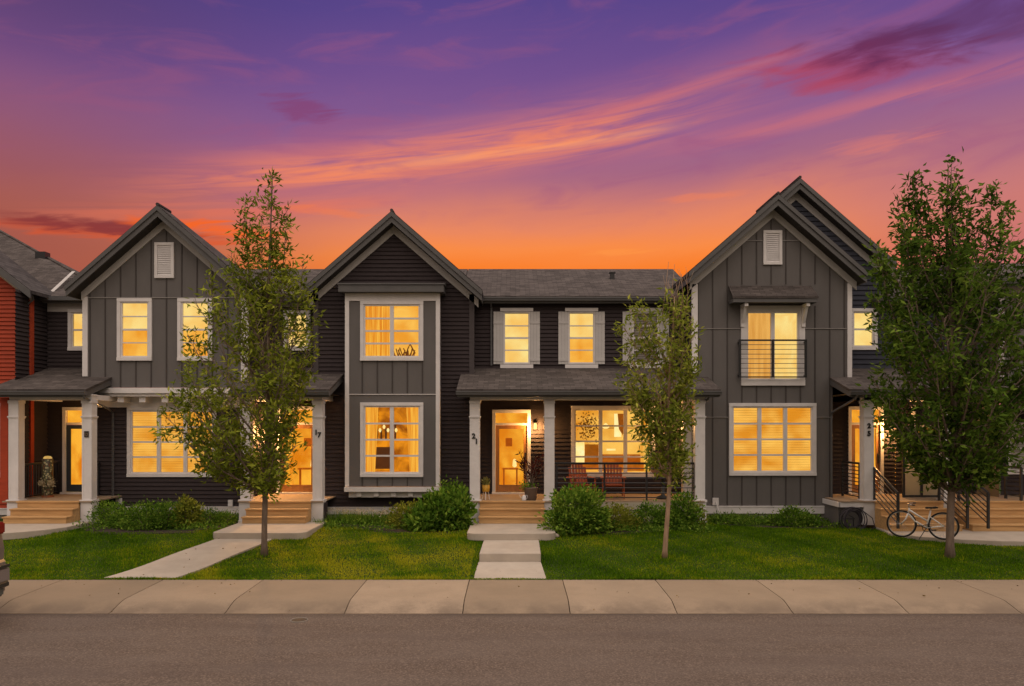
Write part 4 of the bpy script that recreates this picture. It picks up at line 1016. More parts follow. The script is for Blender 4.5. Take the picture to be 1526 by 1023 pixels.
# ================================================================ red house
H = thing('red_house', (-16.5, 22.0, .3), 'bright red clapboard house with a grey shingle roof at the left edge', 'house')
Yw = 22.15; xe = wx(46, Yw); sl_ = .78
ze_ = wz(438, Yw)
cxr = -18.5
poly = [(-22.5, .7), (xe, .7), (xe, ze_), (cxr, ze_+sl_*(xe-cxr)), (-22.5, ze_)]
w, hw = pxwin(H, -60, 7.5, 601, 712, Yw, cols=1, rows=1, kind='off')
mb = MB(); clad(mb, poly, front(Yw), [hw], LAP); mb.build('gable_wall', M_red, H)
skirt(H, -22.5, xe, Yw, .7, .5)
mb = MB(); mb.box(xe-.06, xe+.02, Yw-.03, Yw+.03, .7, ze_-.1); mb.box(xe+.001, xe+.021, Yw+.031, Yw+.12, .7, ze_-.1); mb.build('corner_board', M_red, H)
# front gable roof slope, then the big hipped slope behind it
xo = xe+.25; zo = ze_+.05-sl_*.25+.18; Yf = 21.75; t = .1
zr = zo+sl_*(xo-cxr)
mb = MB()
top = [(cxr, Yf, zr), (xo, Yf, zo), (xo, 23.2, zo), (cxr, 23.4, zr)]
mb.add(top+[(x, y, z-t) for x, y, z in top], [(0,1,2,3), (7,6,5,4), (0,4,5,1), (1,5,6,2), (3,2,6,7)]); mb.build('roof_slope', M_shs, H)
mb = MB(); mb.prism([(cxr, zr-.03), (xo, zo-.03), (xo, zo-.24), (cxr, zr-.24)], lambda a, b_: (a, Yf-.03, b_), lambda a, b_: (a, Yf+.03, b_)); mb.build('barge_board', M_dark, H)
mb = MB(); mb.prism([(cxr, zr-.22), (xe+.05, zr-.22-sl_*(xe+.05-cxr)), (xe+.05, zr-.42-sl_*(xe+.05-cxr)), (cxr, zr-.42)], lambda a, b_: (a, Yw-.05, b_), lambda a, b_: (a, Yw+.01, b_)); mb.build('frieze_board', mat('cream_trim', (.42,.36,.27,1), .6, .08, 3), H)
A0 = (wx(-60, 31), 31.0, wz(345-.565*60, 31)); 
hip_end = (-13.0, 23.0, wz(412, 23.0)-.1)
mb = MB(); mb.add([(-30, 22.75, 7.03), (-12.6, 22.75, 7.03), (wx(128, 24.5), 24.5, wz(417, 24.5)), (wx(0, 29.3), 29.3, wz(345, 29.3)), (wx(-190, 33), 33, wz(238, 33)), (-34, 33, 11)], [(0,1,2,3,4,5)])
mb.add([(-12.6, 22.75, 7.03), (wx(128, 24.5), 24.5, wz(417, 24.5)), (wx(0, 29.3), 29.3, wz(345, 29.3)), (-13.5, 33, 7)], [(0,1,2,3)])
mb.build('hip_roof', M_sh, H)
mb = MB(); mb.tube([(wx(128, 24.5), 24.5, wz(417, 24.5)+.01), (wx(0, 29.3), 29.3, wz(345, 29.3)+.01)], .06, 6); mb.build('hip_cap', M_sh, H)
mb = MB(); mb.box(-14.05, -12.95, 22.58, 22.7, 6.88, 7.0); mb.build('gutter', M_gut, H)
mb = MB(); x = wx(66, 26.4); mb.box(x-.2, x+.15, 26.2, 26.5, wz(382, 26.4)-.3, wz(377, 26.4)); mb.build('roof_vent', M_black, H)
downspout(H, [(wx(50, 22.0), 21.9, wz(436, 21.9)), (wx(48, 22.0), 22.05, wz(446, 22)), (wx(38.5, Yw), Yw-.06, wz(458, Yw)), (wx(38.5, Yw), Yw-.06, 4.75)])
mb = MB(); mb.box(-14.27, -14.05, 20.95, 21.1, DECK, 3.9); mb.build('porch_post', M_red, H)
# metal valley flashing where its roof meets the grey gable
mb = MB(); mb.add([(wx(75, 23.2), 23.2, wz(435, 23.2)+.02), (wx(79, 23.2), 23.2, wz(437, 23.2)+.02), (wx(112, 24.3), 24.3, wz(406, 24.3)+.03), (wx(107, 24.3), 24.3, wz(406, 24.3)+.03)], [(0,1,2,3)]); mb.build('valley_flashing', M_trimg, H)
# ---------------------------------------------------------------- foliage
def leaf_mesh(name, P, Dv, L, Wd, m, parent, seed=0, tone=None):
    """P bases, Dv directions, L lengths, Wd widths: one folded pointed leaf each"""
    g = np.random.default_rng(seed); n = len(P)
    Dv = Dv/np.maximum(np.linalg.norm(Dv, axis=1, keepdims=True), 1e-6)
    rnd = g.normal(size=(n, 3)); s = np.cross(Dv, rnd); s /= np.maximum(np.linalg.norm(s, axis=1, keepdims=True), 1e-6)
    up = np.cross(s, Dv)
    L = np.asarray(L).reshape(-1, 1)*np.ones((n, 1)); Wd = np.asarray(Wd).reshape(-1, 1)*np.ones((n, 1))
    mid = P+Dv*L*.45
    v = np.stack([P, mid+s*Wd*.5+up*Wd*.15, P+Dv*L-up*L*.12, mid-s*Wd*.5+up*Wd*.15], axis=1).reshape(-1, 3)
    off = world_off(parent); v = v-np.array([off.x, off.y, off.z])
    me = bpy.data.meshes.new(name); me.vertices.add(4*n); me.vertices.foreach_set('co', v.astype(np.float32).ravel())
    me.loops.add(4*n); me.loops.foreach_set('vertex_index', np.arange(4*n, dtype=np.int32))
    me.polygons.add(n); me.polygons.foreach_set('loop_start', np.arange(0, 4*n, 4, dtype=np.int32)); me.polygons.foreach_set('loop_total', np.full(n, 4, dtype=np.int32))
    me.update(calc_edges=True)
    if tone is None: tone = np.clip(g.normal(.45, .22, n), 0, 1)
    at = me.attributes.new('tone', 'FLOAT', 'POINT'); at.data.foreach_set('value', np.repeat(tone, 4).astype(np.float32))
    me.materials.append(m); o = bpy.data.objects.new(name, me); col.objects.link(o)
    if parent: o.parent = parent
    return o
def interp(tab, z):
    if z <= tab[0][0]: return tab[0][1:]
    for a, b_ in zip(tab[:-1], tab[1:]):
        if z <= b_[0]:
            t = (z-a[0])/(b_[0]-a[0]); return tuple(p+(q-p)*t for p, q in zip(a[1:], b_[1:]))
    return tab[-1][1:]
def make_tree(name, label, cat, bx, by, env_px, trunk_r, n_limb, n_leaf, leafL, leafW, lm, bark, seed, top_px, bare=0, spread=.08, bend=0, z_low=.0, whips=False, leaders=()):
    g = random.Random(seed); gn = np.random.default_rng(seed)
    bz = lawn_h(bx, by)-.02
    T = thing(name, (bx, by, bz), label, cat)
    env = sorted([(wz(py, by), wx(a, by), wx(b_, by)) for py, a, b_ in env_px])
    zt = wz(top_px[1], by); xt = wx(top_px[0], by); H_ = zt-bz
    def tx(z): t = (z-bz)/H_; return bx+(xt-bx)*t**1.5+bend*math.sin(t*math.pi)+.03*math.sin(t*9+seed)
    def ty(z): t = (z-bz)/H_; return by+.05*math.sin(t*7+seed*2)
    def tr(z): t = (z-bz)/H_; return trunk_r*(1-t)**.85+.008+(trunk_r*.5*max(0, 1-t*22)**2)
    wood = MB(); zs = [bz+H_*i/26 for i in range(27)]
    wood.tube([(tx(z), ty(z), z) for z in zs], [tr(z) for z in zs], 9)
    limbs = MB(); sites = []; wts = []
    zlo = env[0][0]; zhi = env[-1][0]
    for i in range(n_limb):
        t = ((i+.5)/n_limb)**.9; ze = zlo+(zhi-zlo)*(.02+.97*t)+g.uniform(-.1, .1)
        l, r_ = interp(env, ze); cxx = tx(min(ze, zt)); a = i*2.39996+g.uniform(-.35, .35)
        rx = max(.12, (r_-cxx) if math.cos(a) > 0 else (cxx-l)); rd = (max(.15, (r_-l))*.42)
        k = g.uniform(.84, 1.06)
        ex = cxx+math.cos(a)*rx*k; ey = ty(ze)+math.sin(a)*rd*k
        reach = math.hypot(ex-cxx, ey-by); zs_ = max(bz+H_*.17, ze-(.35+reach*g.uniform(.75, 1.25)))
        p0 = Vector((tx(zs_), ty(zs_), zs_)); p3 = Vector((ex, ey, ze))
        p1 = p0.lerp(p3, .33)+Vector((0, 0, -.05*reach)); p2 = p0.lerp(p3, .68)+Vector((g.uniform(-.06, .06), g.uniform(-.06, .06), -.06*reach))
        pts = [p0, p1, p2, p3]; rb = min(tr(zs_)*.55, .012+.012*reach+trunk_r*.12)
        limbs.tube(pts, [rb, rb*.7, rb*.42, .005], 5)
        ntw = max(4, int(5+reach*8))
        for j in range(ntw):
            u = .16+.84*((j+g.random())/ntw)**.75; q = p0.lerp(p3, u) if u > .999 else None
            s_ = u*3; ii = min(2, int(s_)); q = pts[ii].lerp(pts[ii+1], s_-ii)
            ln = g.uniform(.18, .5)*(1.1-.35*u); d = Vector((g.gauss(0, 1), g.gauss(0, 1), g.gauss(.45, .7))).normalized()+(p3-p0).normalized()*.5
            e = q+d.normalized()*ln
            l2, r2 = interp(env, e.z)
            if not (l2-.08 < e.x < r2+.08): e = q+(e-q)*.35
            limbs.tube([q, q.lerp(e, .5)+Vector((0, 0, .02)), e], [.007, .005, .003], 4, cap=False)
            sites.append((q, e)); wts.append(ln*(1.0 if ze < zlo+(zhi-zlo)*.6 else .62))
    for (lpx, lpy, zs_f, amt) in leaders:      # strong upright shoots that make the ragged outline
        e = Vector((wx(lpx, by), by+g.uniform(-.5, .5), wz(lpy, by))); z0_ = bz+H_*zs_f; p0 = Vector((tx(z0_), ty(z0_), z0_))
        m1 = p0.lerp(e, .4)+Vector(((e.x-p0.x)*.22, 0, 0)); m2 = p0.lerp(e, .75)+Vector(((e.x-p0.x)*.12, 0, 0)); pts = [p0, m1, m2, e]
        limbs.tube(pts, [trunk_r*.3, trunk_r*.2, .012, .004], 6); nn = int(amt*26)
        for j in range(nn):
            u = .25+.75*(j+g.random())/nn; s_ = u*3; ii = min(2, int(s_)); q = pts[ii].lerp(pts[ii+1], s_-ii); ln = g.uniform(.16, .42)*(1.25-.85*u)
            d = Vector((g.gauss(0, 1), g.gauss(0, .8), g.gauss(.6, .5))).normalized(); ee = q+d*ln; limbs.tube([q, ee], [.006, .003], 4, cap=False); sites.append((q, ee)); wts.append(ln*1.1)
    if whips:       # bare leader shoots above the leaves
        for a in (990, 1000, 1008, 1016, 1024):
            z0_ = zt-g.uniform(.4, 1.0); limbs.tube([(wx(a, by)-.05, by, z0_), (wx(a+2, by), by+.05, zt+.1), (wx(a+g.uniform(-3, 8), by), by, zt+g.uniform(.4, .85))], [.012, .008, .004], 5)
            for q_ in range(3): zz = zt+g.uniform(-.3, .4); limbs.tube([(wx(a+2, by), by, zz), (wx(a+g.uniform(-8, 12), by), by+.1, zz+.3)], [.006, .003], 4)
    wood.build('trunk', bark, T, smooth=True); limbs.build('branches', bark, T, smooth=True)
    w_ = np.array(wts)*np.where(gn.random(len(wts)) < .34, .12, gn.uniform(.6, 1.5, len(wts))); w_ /= w_.sum(); idx = gn.choice(len(sites), n_leaf, p=w_)
    Q = np.array([tuple(s_[0]) for s_ in sites])[idx]; E_ = np.array([tuple(s_[1]) for s_ in sites])[idx]
    u = gn.uniform(.1, 1.25, (n_leaf, 1)); P = Q+(E_-Q)*u+gn.normal(0, spread, (n_leaf, 3))
    Dv = (E_-Q)/np.linalg.norm(E_-Q, axis=1, keepdims=True)*.7+gn.normal(0, .75, (n_leaf, 3))+np.array([0, 0, -.15])
    clump = gn.normal(0, .17, len(sites))[idx]
    tone = np.clip(gn.normal(.42, .17, n_leaf)+clump, 0, 1)
    leaf_mesh('crown', P, Dv, gn.uniform(.7, 1.25, n_leaf)*leafL, gn.uniform(.7, 1.25, n_leaf)*leafW, lm, T, seed, tone)
    q = gn.normal(0, 1, (260, 2))*[.17, .13]; Pb = np.c_[bx+q[:, 0], by+q[:, 1], np.full(260, bz+.01)]; leaf_mesh('base_tuft', Pb, np.c_[gn.normal(0, .5, (260, 2)), np.ones(260)], gn.uniform(.05, .14, 260), np.full(260, .014), GRASS, T, seed+1)['kind'] = 'stuff'
    return T

make_tree('street_tree', 'tall airy green tree on the lawn left of number 17, leftmost tree', 'tree', wx(396, 17), 17.0,
    [(730,360,400), (705,300,430), (675,268,445), (640,252,436), (600,245,452), (560,250,456), (520,260,462), (480,272,468), (455,285,466), (430,305,450), (405,335,440), (385,350,434)],
    .060, 60, 11000, .155, .048, LEAF_T, M_bark, 11, (405, 262), spread=.075, leaders=((405,262,.50,2.6), (357,292,.40,2.2), (424,305,.45,1.8), (384,318,.45,1.6), (343,370,.35,1.2), (452,385,.35,1.2), (300,405,.3,1.2), (258,590,.2,1.2), (464,470,.3,1)))
make_tree('young_tree', 'slender young tree with a pale thin trunk in front of the porch of number 21', 'tree', wx(992, 16.8), 16.8,
    [(700,985,1012), (680,968,1020), (650,955,1022), (620,950,1026), (590,930,1030), (560,926,1036), (530,924,1036), (500,926,1036), (470,930,1030), (450,935,1028), (438,940,1026)],
    .050, 38, 4700, .150, .050, LEAF_T2, M_barkl, 5, (1003, 442), spread=.075, bend=.03, whips=True)
make_tree('shade_tree', 'large dense dark green tree at the right in front of the bicycle', 'tree', wx(1419, 17), 17.0,
    [(712,1392,1450), (690,1362,1490), (660,1335,1505), (610,1308,1530), (570,1305,1540), (530,1306,1550), (490,1300,1550), (455,1298,1555), (420,1300,1560), (390,1310,1550), (360,1330,1500), (345,1345,1480)],
    .080, 86, 17500, .165, .064, LEAF_T3, M_bark, 23, (1413, 246), spread=.09, leaders=((1373,252,.45,2.8), (1413,243,.5,3.0), (1474,275,.45,2.4), (1392,280,.5,2), (1514,300,.42,2.2), (1335,325,.38,2), (1304,372,.33,1.8), (1548,340,.4,1.6), (1440,290,.45,2), (1352,285,.42,2), (1430,262,.5,1.8)))

def shrub(name, label, blobs, n, L, Wd, m, seed, cat='shrub', up=.4, stems=True, group=None, tone=(.45, .2)):
    """blobs: (px, Y, z centre, rx, ry, rz)"""
    g = np.random.default_rng(seed); bs = [(wx(b_[0], b_[1]),)+tuple(b_[1:]) for b_ in blobs]
    x0, y0 = bs[0][0], bs[0][1]; T = thing(name, (x0, y0, lawn_h(x0, min(y0, 21))), label, cat, group)
    vol = np.array([b_[3]*b_[4]*b_[5] for b_ in bs]); k = g.choice(len(bs), n, p=vol/vol.sum())
    C = np.array([b_[:3] for b_ in bs])[k]; Rr = np.array([b_[3:6] for b_ in bs])[k]
    d = g.normal(size=(n, 3)); d /= np.linalg.norm(d, axis=1, keepdims=True)
    bump = 1+.16*np.sin(d[:, :1]*5+seed)*np.cos(d[:, 1:2]*6+seed*2)+.12*np.sin(d[:, 2:3]*9+seed)
    rad = g.uniform(.2, 1, (n, 1))**.5*bump*(1+g.normal(0, .10, (n, 1)))
    P = C+d*Rr*rad; kk = g.random(n) < .10; P[kk] += g.normal(0, .09, (kk.sum(), 3)); ok = P[:, 2] > .22; P = P[ok]; d = d[ok]; k = k[ok]
    Dv = d+g.normal(0, .55, P.shape)+np.array([0, 0, up])
    patch = np.sin(P[:, 0]*7+seed)*np.sin(P[:, 2]*9+P[:, 1]*5)*.12
    tn = np.clip(g.normal(tone[0], tone[1], len(P))+patch, 0, 1)
    leaf_mesh('foliage', P, Dv, g.uniform(.7, 1.3, len(P))*L, g.uniform(.7, 1.3, len(P))*Wd, m, T, seed, tn)
    if stems:
        mb = MB(); rr = random.Random(seed)
        for b_ in bs:
            for i in range(7):
                gz = lawn_h(b_[0], min(b_[1], 21)); a = rr.uniform(0, 6.28); q = rr.uniform(.3, .8)
                mb.tube([(b_[0]+rr.uniform(-.08, .08), b_[1]+rr.uniform(-.06, .06), gz-.03), (b_[0]+math.cos(a)*b_[3]*q*.6, b_[1]+math.sin(a)*b_[4]*q*.6, b_[2]), (b_[0]+math.cos(a)*b_[3]*q, b_[1]+math.sin(a)*b_[4]*q, b_[2]+b_[5]*.6)], [.012, .008, .004], 5)
        mb.build('stems', M_bark, T)
    return T
# in front of the house beside the red one
shrub('shrub', 'low dark shrub against the plaqued porch post, left end of the left bed', [(163,20.6,.62,.5,.45,.42), (185,20.3,.55,.45,.45,.38)], 3400, .07, .032, LEAF_S, 1)
shrub('shrub', 'broad dark green shrub under the three-light window of the second house', [(215,20.0,.62,.62,.5,.46), (245,20.1,.66,.5,.5,.45)], 5200, .075, .032, LEAF_S, 2)
shrub('shrub', 'light green leafy bush, right of the broad dark shrub in the left bed', [(280,20.3,.64,.36,.34,.50), (276,20.3,.95,.18,.2,.28)], 2400, .085, .045, LEAF_Y, 3)
shrub('shrub', 'low feathery shrub beside the landing of number 17', [(310,20.6,.56,.45,.4,.28), (335,20.9,.52,.35,.3,.2)], 2200, .08, .02, LEAF_S, 4)
# in front of number 17
shrub('hosta', 'big-leaved dark green plant right of the bay of number 17', [(655,19.9,.72,.55,.5,.55), (630,19.7,.56,.45,.45,.40), (683,20.0,.75,.38,.4,.62)], 3900, .15, .075, LEAF_S, 6, cat='plant')
shrub('shrub', 'tall loose bush beside the left post of number 21', [(672,20.7,1.05,.42,.35,.55), (655,20.9,.9,.35,.35,.4)], 2300, .095, .042, LEAF_S, 7)
shrub('shrub', 'pale yellow green bush under the bay sill of number 17', [(600,20.2,.62,.38,.36,.42), (618,20.4,.7,.3,.3,.38)], 1800, .08, .04, LEAF_Y, 8)
# in front of number 21
shrub('shrub', 'large round bright green bush right of the steps of number 21', [(861,19.3,.92,.68,.6,.66), (850,19.2,.62,.66,.55,.42), (885,19.4,.62,.45,.45,.40)], 6800, .11, .055, LEAF_S, 9, tone=(.55,.22))
shrub('shrub', 'golden green shrub between the round bush and the young tree', [(918,19.9,.64,.46,.4,.42), (940,19.9,.5,.35,.35,.28)], 2600, .08, .036, LEAF_Y, 10)
shrub('shrub', 'dark low shrub directly behind the young tree', [(965,20.0,.64,.42,.4,.40), (990,20.1,.6,.3,.35,.36)], 2500, .075, .038, LEAF_S, 12)
shrub('shrub', 'dark green bush right of the young tree by the porch corner', [(1018,20.0,.78,.42,.4,.50), (1005,19.9,.55,.4,.4,.3)], 2900, .095, .045, LEAF_S, 13)
shrub('shrub', 'thin bronze green shrub at the right column of number 21', [(1040,20.3,.62,.22,.25,.42)], 800, .07, .03, LEAF_Y, 14)
# in front of number 25
shrub('shrub', 'low spreading plant below the outlet box of number 25', [(1075,21.0,.42,.42,.35,.20), (1100,21.1,.42,.35,.3,.20)], 1500, .11, .018, LEAF_S, 15, up=.9)
shrub('shrub', 'dark round shrub under the big window of number 25', [(1180,20.9,.52,.42,.36,.36), (1155,20.9,.42,.3,.3,.24), (1205,21.0,.42,.3,.3,.26)], 2600, .085, .04, LEAF_S, 16)
shrub('shrub', 'small sparse sprig left of the dark round shrub by number 25', [(1120,21.3,.38,.3,.25,.15)], 600, .09, .02, LEAF_S, 17, up=.9)

def spikes(name, label, spots, n, h, seed, m, flower=None, cat='ornamental grass'):
    g = np.random.default_rng(seed); x0, y0 = wx(spots[0][0], spots[0][1]), spots[0][1]
    T = thing(name, (x0, y0, lawn_h(x0, y0)), label, cat); P = []
    for px, Yp, r_ in spots: 
        q = g.normal(0, r_, (n, 2)); P.append(np.c_[wx(px, Yp)+q[:, 0], Yp+q[:, 1]*.6, np.full(n, lawn_h(wx(px, Yp), Yp)-.01)])
    P = np.vstack(P); Dv = np.c_[g.normal(0, .32, (len(P), 2)), np.ones(len(P))]
    leaf_mesh('blades', P, Dv, g.uniform(.5, 1.1, len(P))*h, np.full(len(P), .012), m, T, seed)
    if flower:
        k = g.choice(len(P), int(len(P)*.10)); Q = P[k]+Dv[k]*h*g.uniform(.75, 1.05, (len(k), 1)); Q = np.repeat(Q, 4, 0)+g.normal(0, .018, (len(k)*4, 3))
        leaf_mesh('flowers', Q, g.normal(size=Q.shape), np.full(len(Q), .035), np.full(len(Q), .025), flower, T, seed)
    return T
spikes('ornamental_grass', 'clump of tall grass with pale flowers along the skirting of number 17', [(500+13*i, 21.0-.06*i, .18) for i in range(8)], 190, .42, 31, LEAF_S, LEAF_F)
spikes('ornamental_grass', 'short grass tuft beside the right steps post of number 17', [(478, 20.5, .15), (490, 20.2, .15)], 160, .24, 32, LEAF_S)
spikes('ornamental_grass', 'grassy tuft with small buds in front of number 25 left corner', [(1060, 21.2, .25), (1090, 21.3, .25)], 170, .30, 33, LEAF_S)
spikes('ornamental_grass', 'dark grass edging below the shrubs of number 21', [(930+14*i, 19.7, .15) for i in range(6)], 110, .20, 34, LEAF_S)

g = np.random.default_rng(41)
for (x0, x1, y0, y1, nn, lb) in ((-11.4, -7.6, 19.5, 22.2, 5200, 'low mixed ground cover in the bed of the second house'), (-4.9, -1.3, 19.4, 22.1, 4200, 'low mixed ground cover in the bed of number 17'), (1.1, 5.2, 19.1, 20.7, 4200, 'low mixed ground cover in the bed of number 21'), (5.3, 9.2, 20.5, 21.8, 3600, 'low mixed ground cover in the bed of number 25')):
    px_ = g.uniform(x0, x1, nn); py_ = g.uniform(y0, y1, nn); d_ = np.sin(px_*4.1+y0)*np.sin(py_*5.3+x0)+g.normal(0, .4, nn); k_ = d_ > -.25; px_, py_, d_ = px_[k_], py_[k_], d_[k_]
    hh = g.uniform(0, 1, len(px_))*(.10+.14*np.clip(d_, 0, 1)); z_ = np.array([lawn_h(a, min(b_, 21)) for a, b_ in zip(px_, py_)])+hh+.01
    o = leaf_mesh('ground_cover', np.c_[px_, py_, z_], g.normal(0, .8, (len(px_), 3))+[0, 0, .5], g.uniform(.05, .11, len(px_)), g.uniform(.02, .045, len(px_)), LEAF_S, None, 7); o['kind'] = 'stuff'; o['label'] = lb; o['category'] = 'ground cover'
# lawn blades
def in_poly(P, poly):
    ins = np.zeros(len(P), bool); n = len(poly); j = n-1
    for i in range(n):
        xi, yi = poly[i]; xj, yj = poly[j]
        if abs(yj-yi) > 1e-9:
            c_ = ((yi > P[:, 1]) != (yj > P[:, 1])) & (P[:, 0] < (xj-xi)*(P[:, 1]-yi)/(yj-yi)+xi); ins ^= c_
        j = i
    return ins
g = np.random.default_rng(77); N = 290000
P = np.c_[g.uniform(-14.5, 16.5, N), g.uniform(15.17, 21.6, N)]
e_ = np.c_[g.uniform(-12, 13, 9000), 15.16-np.abs(g.normal(0, .018, 9000))]; P = np.vstack([P, e_]); N = len(P)
keep = np.abs(P[:, 0]) < P[:, 1]*.70+1.2
for pl in NOGRASS: keep &= ~in_poly(P, pl)
keep &= ~((P[:, 0] > -14.4) & (P[:, 0] < -7.5) & (P[:, 1] > 20.3)); keep &= ~((P[:, 0] > -1.3) & (P[:, 0] < 5.3) & (P[:, 1] > 20.6)); keep &= ~((P[:, 0] > 9) & (P[:, 1] > 20.6))
P = P[keep]; n = len(P)
def vn(x, y, s, k): return np.sin(x*s+k)*np.sin(y*s*1.3+k*2)+.6*np.sin(x*s*2.3+y*s*1.1+k*3)+.4*np.sin(y*s*3.7-x*s*.9+k)
hz_ = np.array([lawn_h(a, b_) for a, b_ in P])
tall = .8+.25*np.clip(vn(P[:, 0], P[:, 1], 1.4, 1.0), -1, 1.4)
Dv = np.c_[g.normal(0, .42, (n, 2)), np.ones(n)]
tone = np.clip(.42+.15*vn(P[:, 0], P[:, 1], .8, .3)+.10*vn(P[:, 0], P[:, 1], 3.1, 2.0)+g.normal(0, .17, n), 0, 1)
yellowish = (P[:, 0] > -7.2) & (P[:, 0] < -.9); tone[yellowish] = np.clip(tone[yellowish]+.30+.20*vn(P[yellowish, 0], P[yellowish, 1], 1.9, 5), 0, 1)  # warm porch-lamp spill painted in as yellower blades on this strip
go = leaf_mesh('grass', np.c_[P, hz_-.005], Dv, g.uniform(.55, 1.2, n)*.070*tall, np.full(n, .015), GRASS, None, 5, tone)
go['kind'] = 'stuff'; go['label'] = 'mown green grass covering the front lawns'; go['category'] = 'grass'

g = np.random.default_rng(12)
Pf = np.c_[g.uniform(-12, 13, 200), g.uniform(13.3, 19.0, 200)]; Pf[:60, 1] = g.uniform(13.0, 15.3, 60)
zf = np.array([(lawn_h(a, b_)+.05 if b_ > 15.16 else (.02 if b_ > 13.6 else -.105)) for a, b_ in Pf])
fl = leaf_mesh('fallen_leaves', np.c_[Pf, zf+.015], g.normal(0, 1, (200, 3))*[1, 1, .12], g.uniform(.025, .06, 200), g.uniform(.015, .03, 200), leaf_mat('dry_leaf', (.06,.035,.012,1), (.16,.10,.03,1), (.30,.24,.06,1)), None, 3)
fl['kind'] = 'stuff'; fl['label'] = 'scattered withered leaves on the lawn and pavement'; fl['category'] = 'leaves'
# ---------------------------------------------------------------- bicycle
def bicycle():
    fx, fy, fz = wx(1343.5, 18.75), 18.75, .345+.345
    rx, ry, rz = wx(1406, 18.3), 18.30, .345+.335
    T = thing('bicycle', ((fx+rx)/2, (fy+ry)/2, .34), 'white step-through bicycle on its kickstand in front of the timber steps of number 25', 'bicycle')
    u = Vector((rx-fx, ry-fy, 0)).normalized(); wn = Vector((-u.y, u.x, 0)); O = Vector((fx, fy, fz)); B = (Vector((rx, ry, 0))-Vector((fx, fy, 0))).length
    P_ = lambda s_, z, o=0: O+u*s_+wn*o+Vector((0, 0, z))
    white = mat('white_bike_paint', (.82,.80,.76,1), .3, .05, 5, spec=.6)
    mb = MB(); bb = P_(B*.60, -.07); seat_top = P_(B*.70, .36); head_t = P_(B*.19, .40); head_b = P_(B*.165, .27); rr_ = P_(B, 0)
    mb.tube([head_b, P_(B*.33, .08), bb], .026, 8); mb.tube([head_t-Vector((0, 0, .05)), P_(B*.40, .22), P_(B*.64, .09)], .021, 8); mb.tube([bb, seat_top], .021, 8); mb.tube([head_b, head_t], .02, 8)
    for o in (-.05, .05):
        mb.tube([bb+wn*o*.5, rr_+wn*o], .013, 6); mb.tube([P_(B*.665, .22)+wn*o*.3, rr_+wn*o], .012, 6)
        mb.tube([head_b+wn*o*.7, P_(B*.10, .12)+wn*o, P_(0, 0)+wn*o], [.020, .017, .012], 8)
    fr = mb.build('frame', white, T, smooth=True)
    rub = mat('tyre_rubber', (.02,.02,.02,1), .8, .1, 9)
    for c_ in (P_(0, 0), P_(B, 0)):
        mb = MB(); mb.ring(c_, .318, .021, u, Vector((0, 0, 1)), 48, 8); w_ = mb.build('wheel', rub, T, smooth=True)
        mb = MB(); mb.ring(c_, .293, .010, u, Vector((0, 0, 1)), 48, 6); mb.build('rim', M_steel, w_, smooth=True)
        mb = MB(); mb.tube([c_-wn*.05, c_+wn*.05], .022, 8)
        for k in range(24): a = k*math.pi/12; mb.tube([c_+wn*(.025 if k % 2 else -.025), c_+(u*math.cos(a)+Vector((0, 0, 1))*math.sin(a))*.29], .0018, 3, cap=False)
        mb.build('spokes', M_steel, w_)
    mb = MB(); st = P_(B*.715, .40)
    pr = [(-.13, .0, .03), (-.05, .005, .045), (.03, .01, .06), (.11, .02, .085), (.14, .025, .07)]
    for (a, z, hw), (a2, z2, hw2) in zip(pr[:-1], pr[1:]):
        v = [st+u*a+wn*s_*hw+Vector((0, 0, z+dz)) for s_ in (-1, 1) for dz in (0, .045)]+[st+u*a2+wn*s_*hw2+Vector((0, 0, z2+dz)) for s_ in (-1, 1) for dz in (0, .045)]
        mb.add(v, [(0,1,3,2), (4,6,7,5), (1,5,7,3), (0,2,6,4), (0,4,5,1), (2,3,7,6)])
    sd = mb.build('saddle', M_black, T, bevel=.006)
    mb = MB(); mb.tube([seat_top, st+Vector((0, 0, .01))], .012, 8); mb.build('seat_post', M_steel, T)
    mb = MB(); h_ = P_(B*.16, .50); mb.tube([head_t, h_], .014, 8); mb.tube([h_+wn*.29+u*.12, h_+wn*.2+u*.03, h_+wn*.05, h_-wn*.05, h_-wn*.2+u*.03, h_-wn*.29+u*.12], .011, 8); hb = mb.build('handlebar', M_steel, T, smooth=True)
    for s_ in (1, -1):
        mb = MB(); mb.tube([h_+wn*.27*s_+u*.09, h_+wn*.305*s_+u*.16], .017, 8); mb.build('grip', M_black, hb)
    mb = MB(); mb.ring(bb-wn*.05, .085, .008, u, Vector((0, 0, 1)), 24, 6); mb.tube([bb-wn*.09, bb+wn*.09], .014, 6)
    for s_ in (1, -1): mb.tube([bb+wn*.08*s_, bb+wn*.08*s_+u*.15*s_+Vector((0, 0, -.06*s_))], .010, 6); q = bb+wn*.13*s_+u*.15*s_+Vector((0, 0, -.06*s_)); mb.box(q.x-.05, q.x+.05, q.y-.04, q.y+.04, q.z-.012, q.z+.012)
    mb.build('crank', M_black, T)
    mb = MB(); mb.tube([bb+Vector((0, 0, .085))-wn*.05, rr_-wn*.05+Vector((0, 0, .035))], .005, 5); mb.tube([bb-Vector((0, 0, .085))-wn*.05, rr_-wn*.05-Vector((0, 0, .035))], .005, 5); mb.build('chain', M_black, T)
    mb = MB(); mb.tube([bb, bb-u*.16-wn*.16+Vector((0, 0, -(bb.z-.345)))], .009, 6); mb.build('kickstand', M_black, T)
    return T
bicycle()

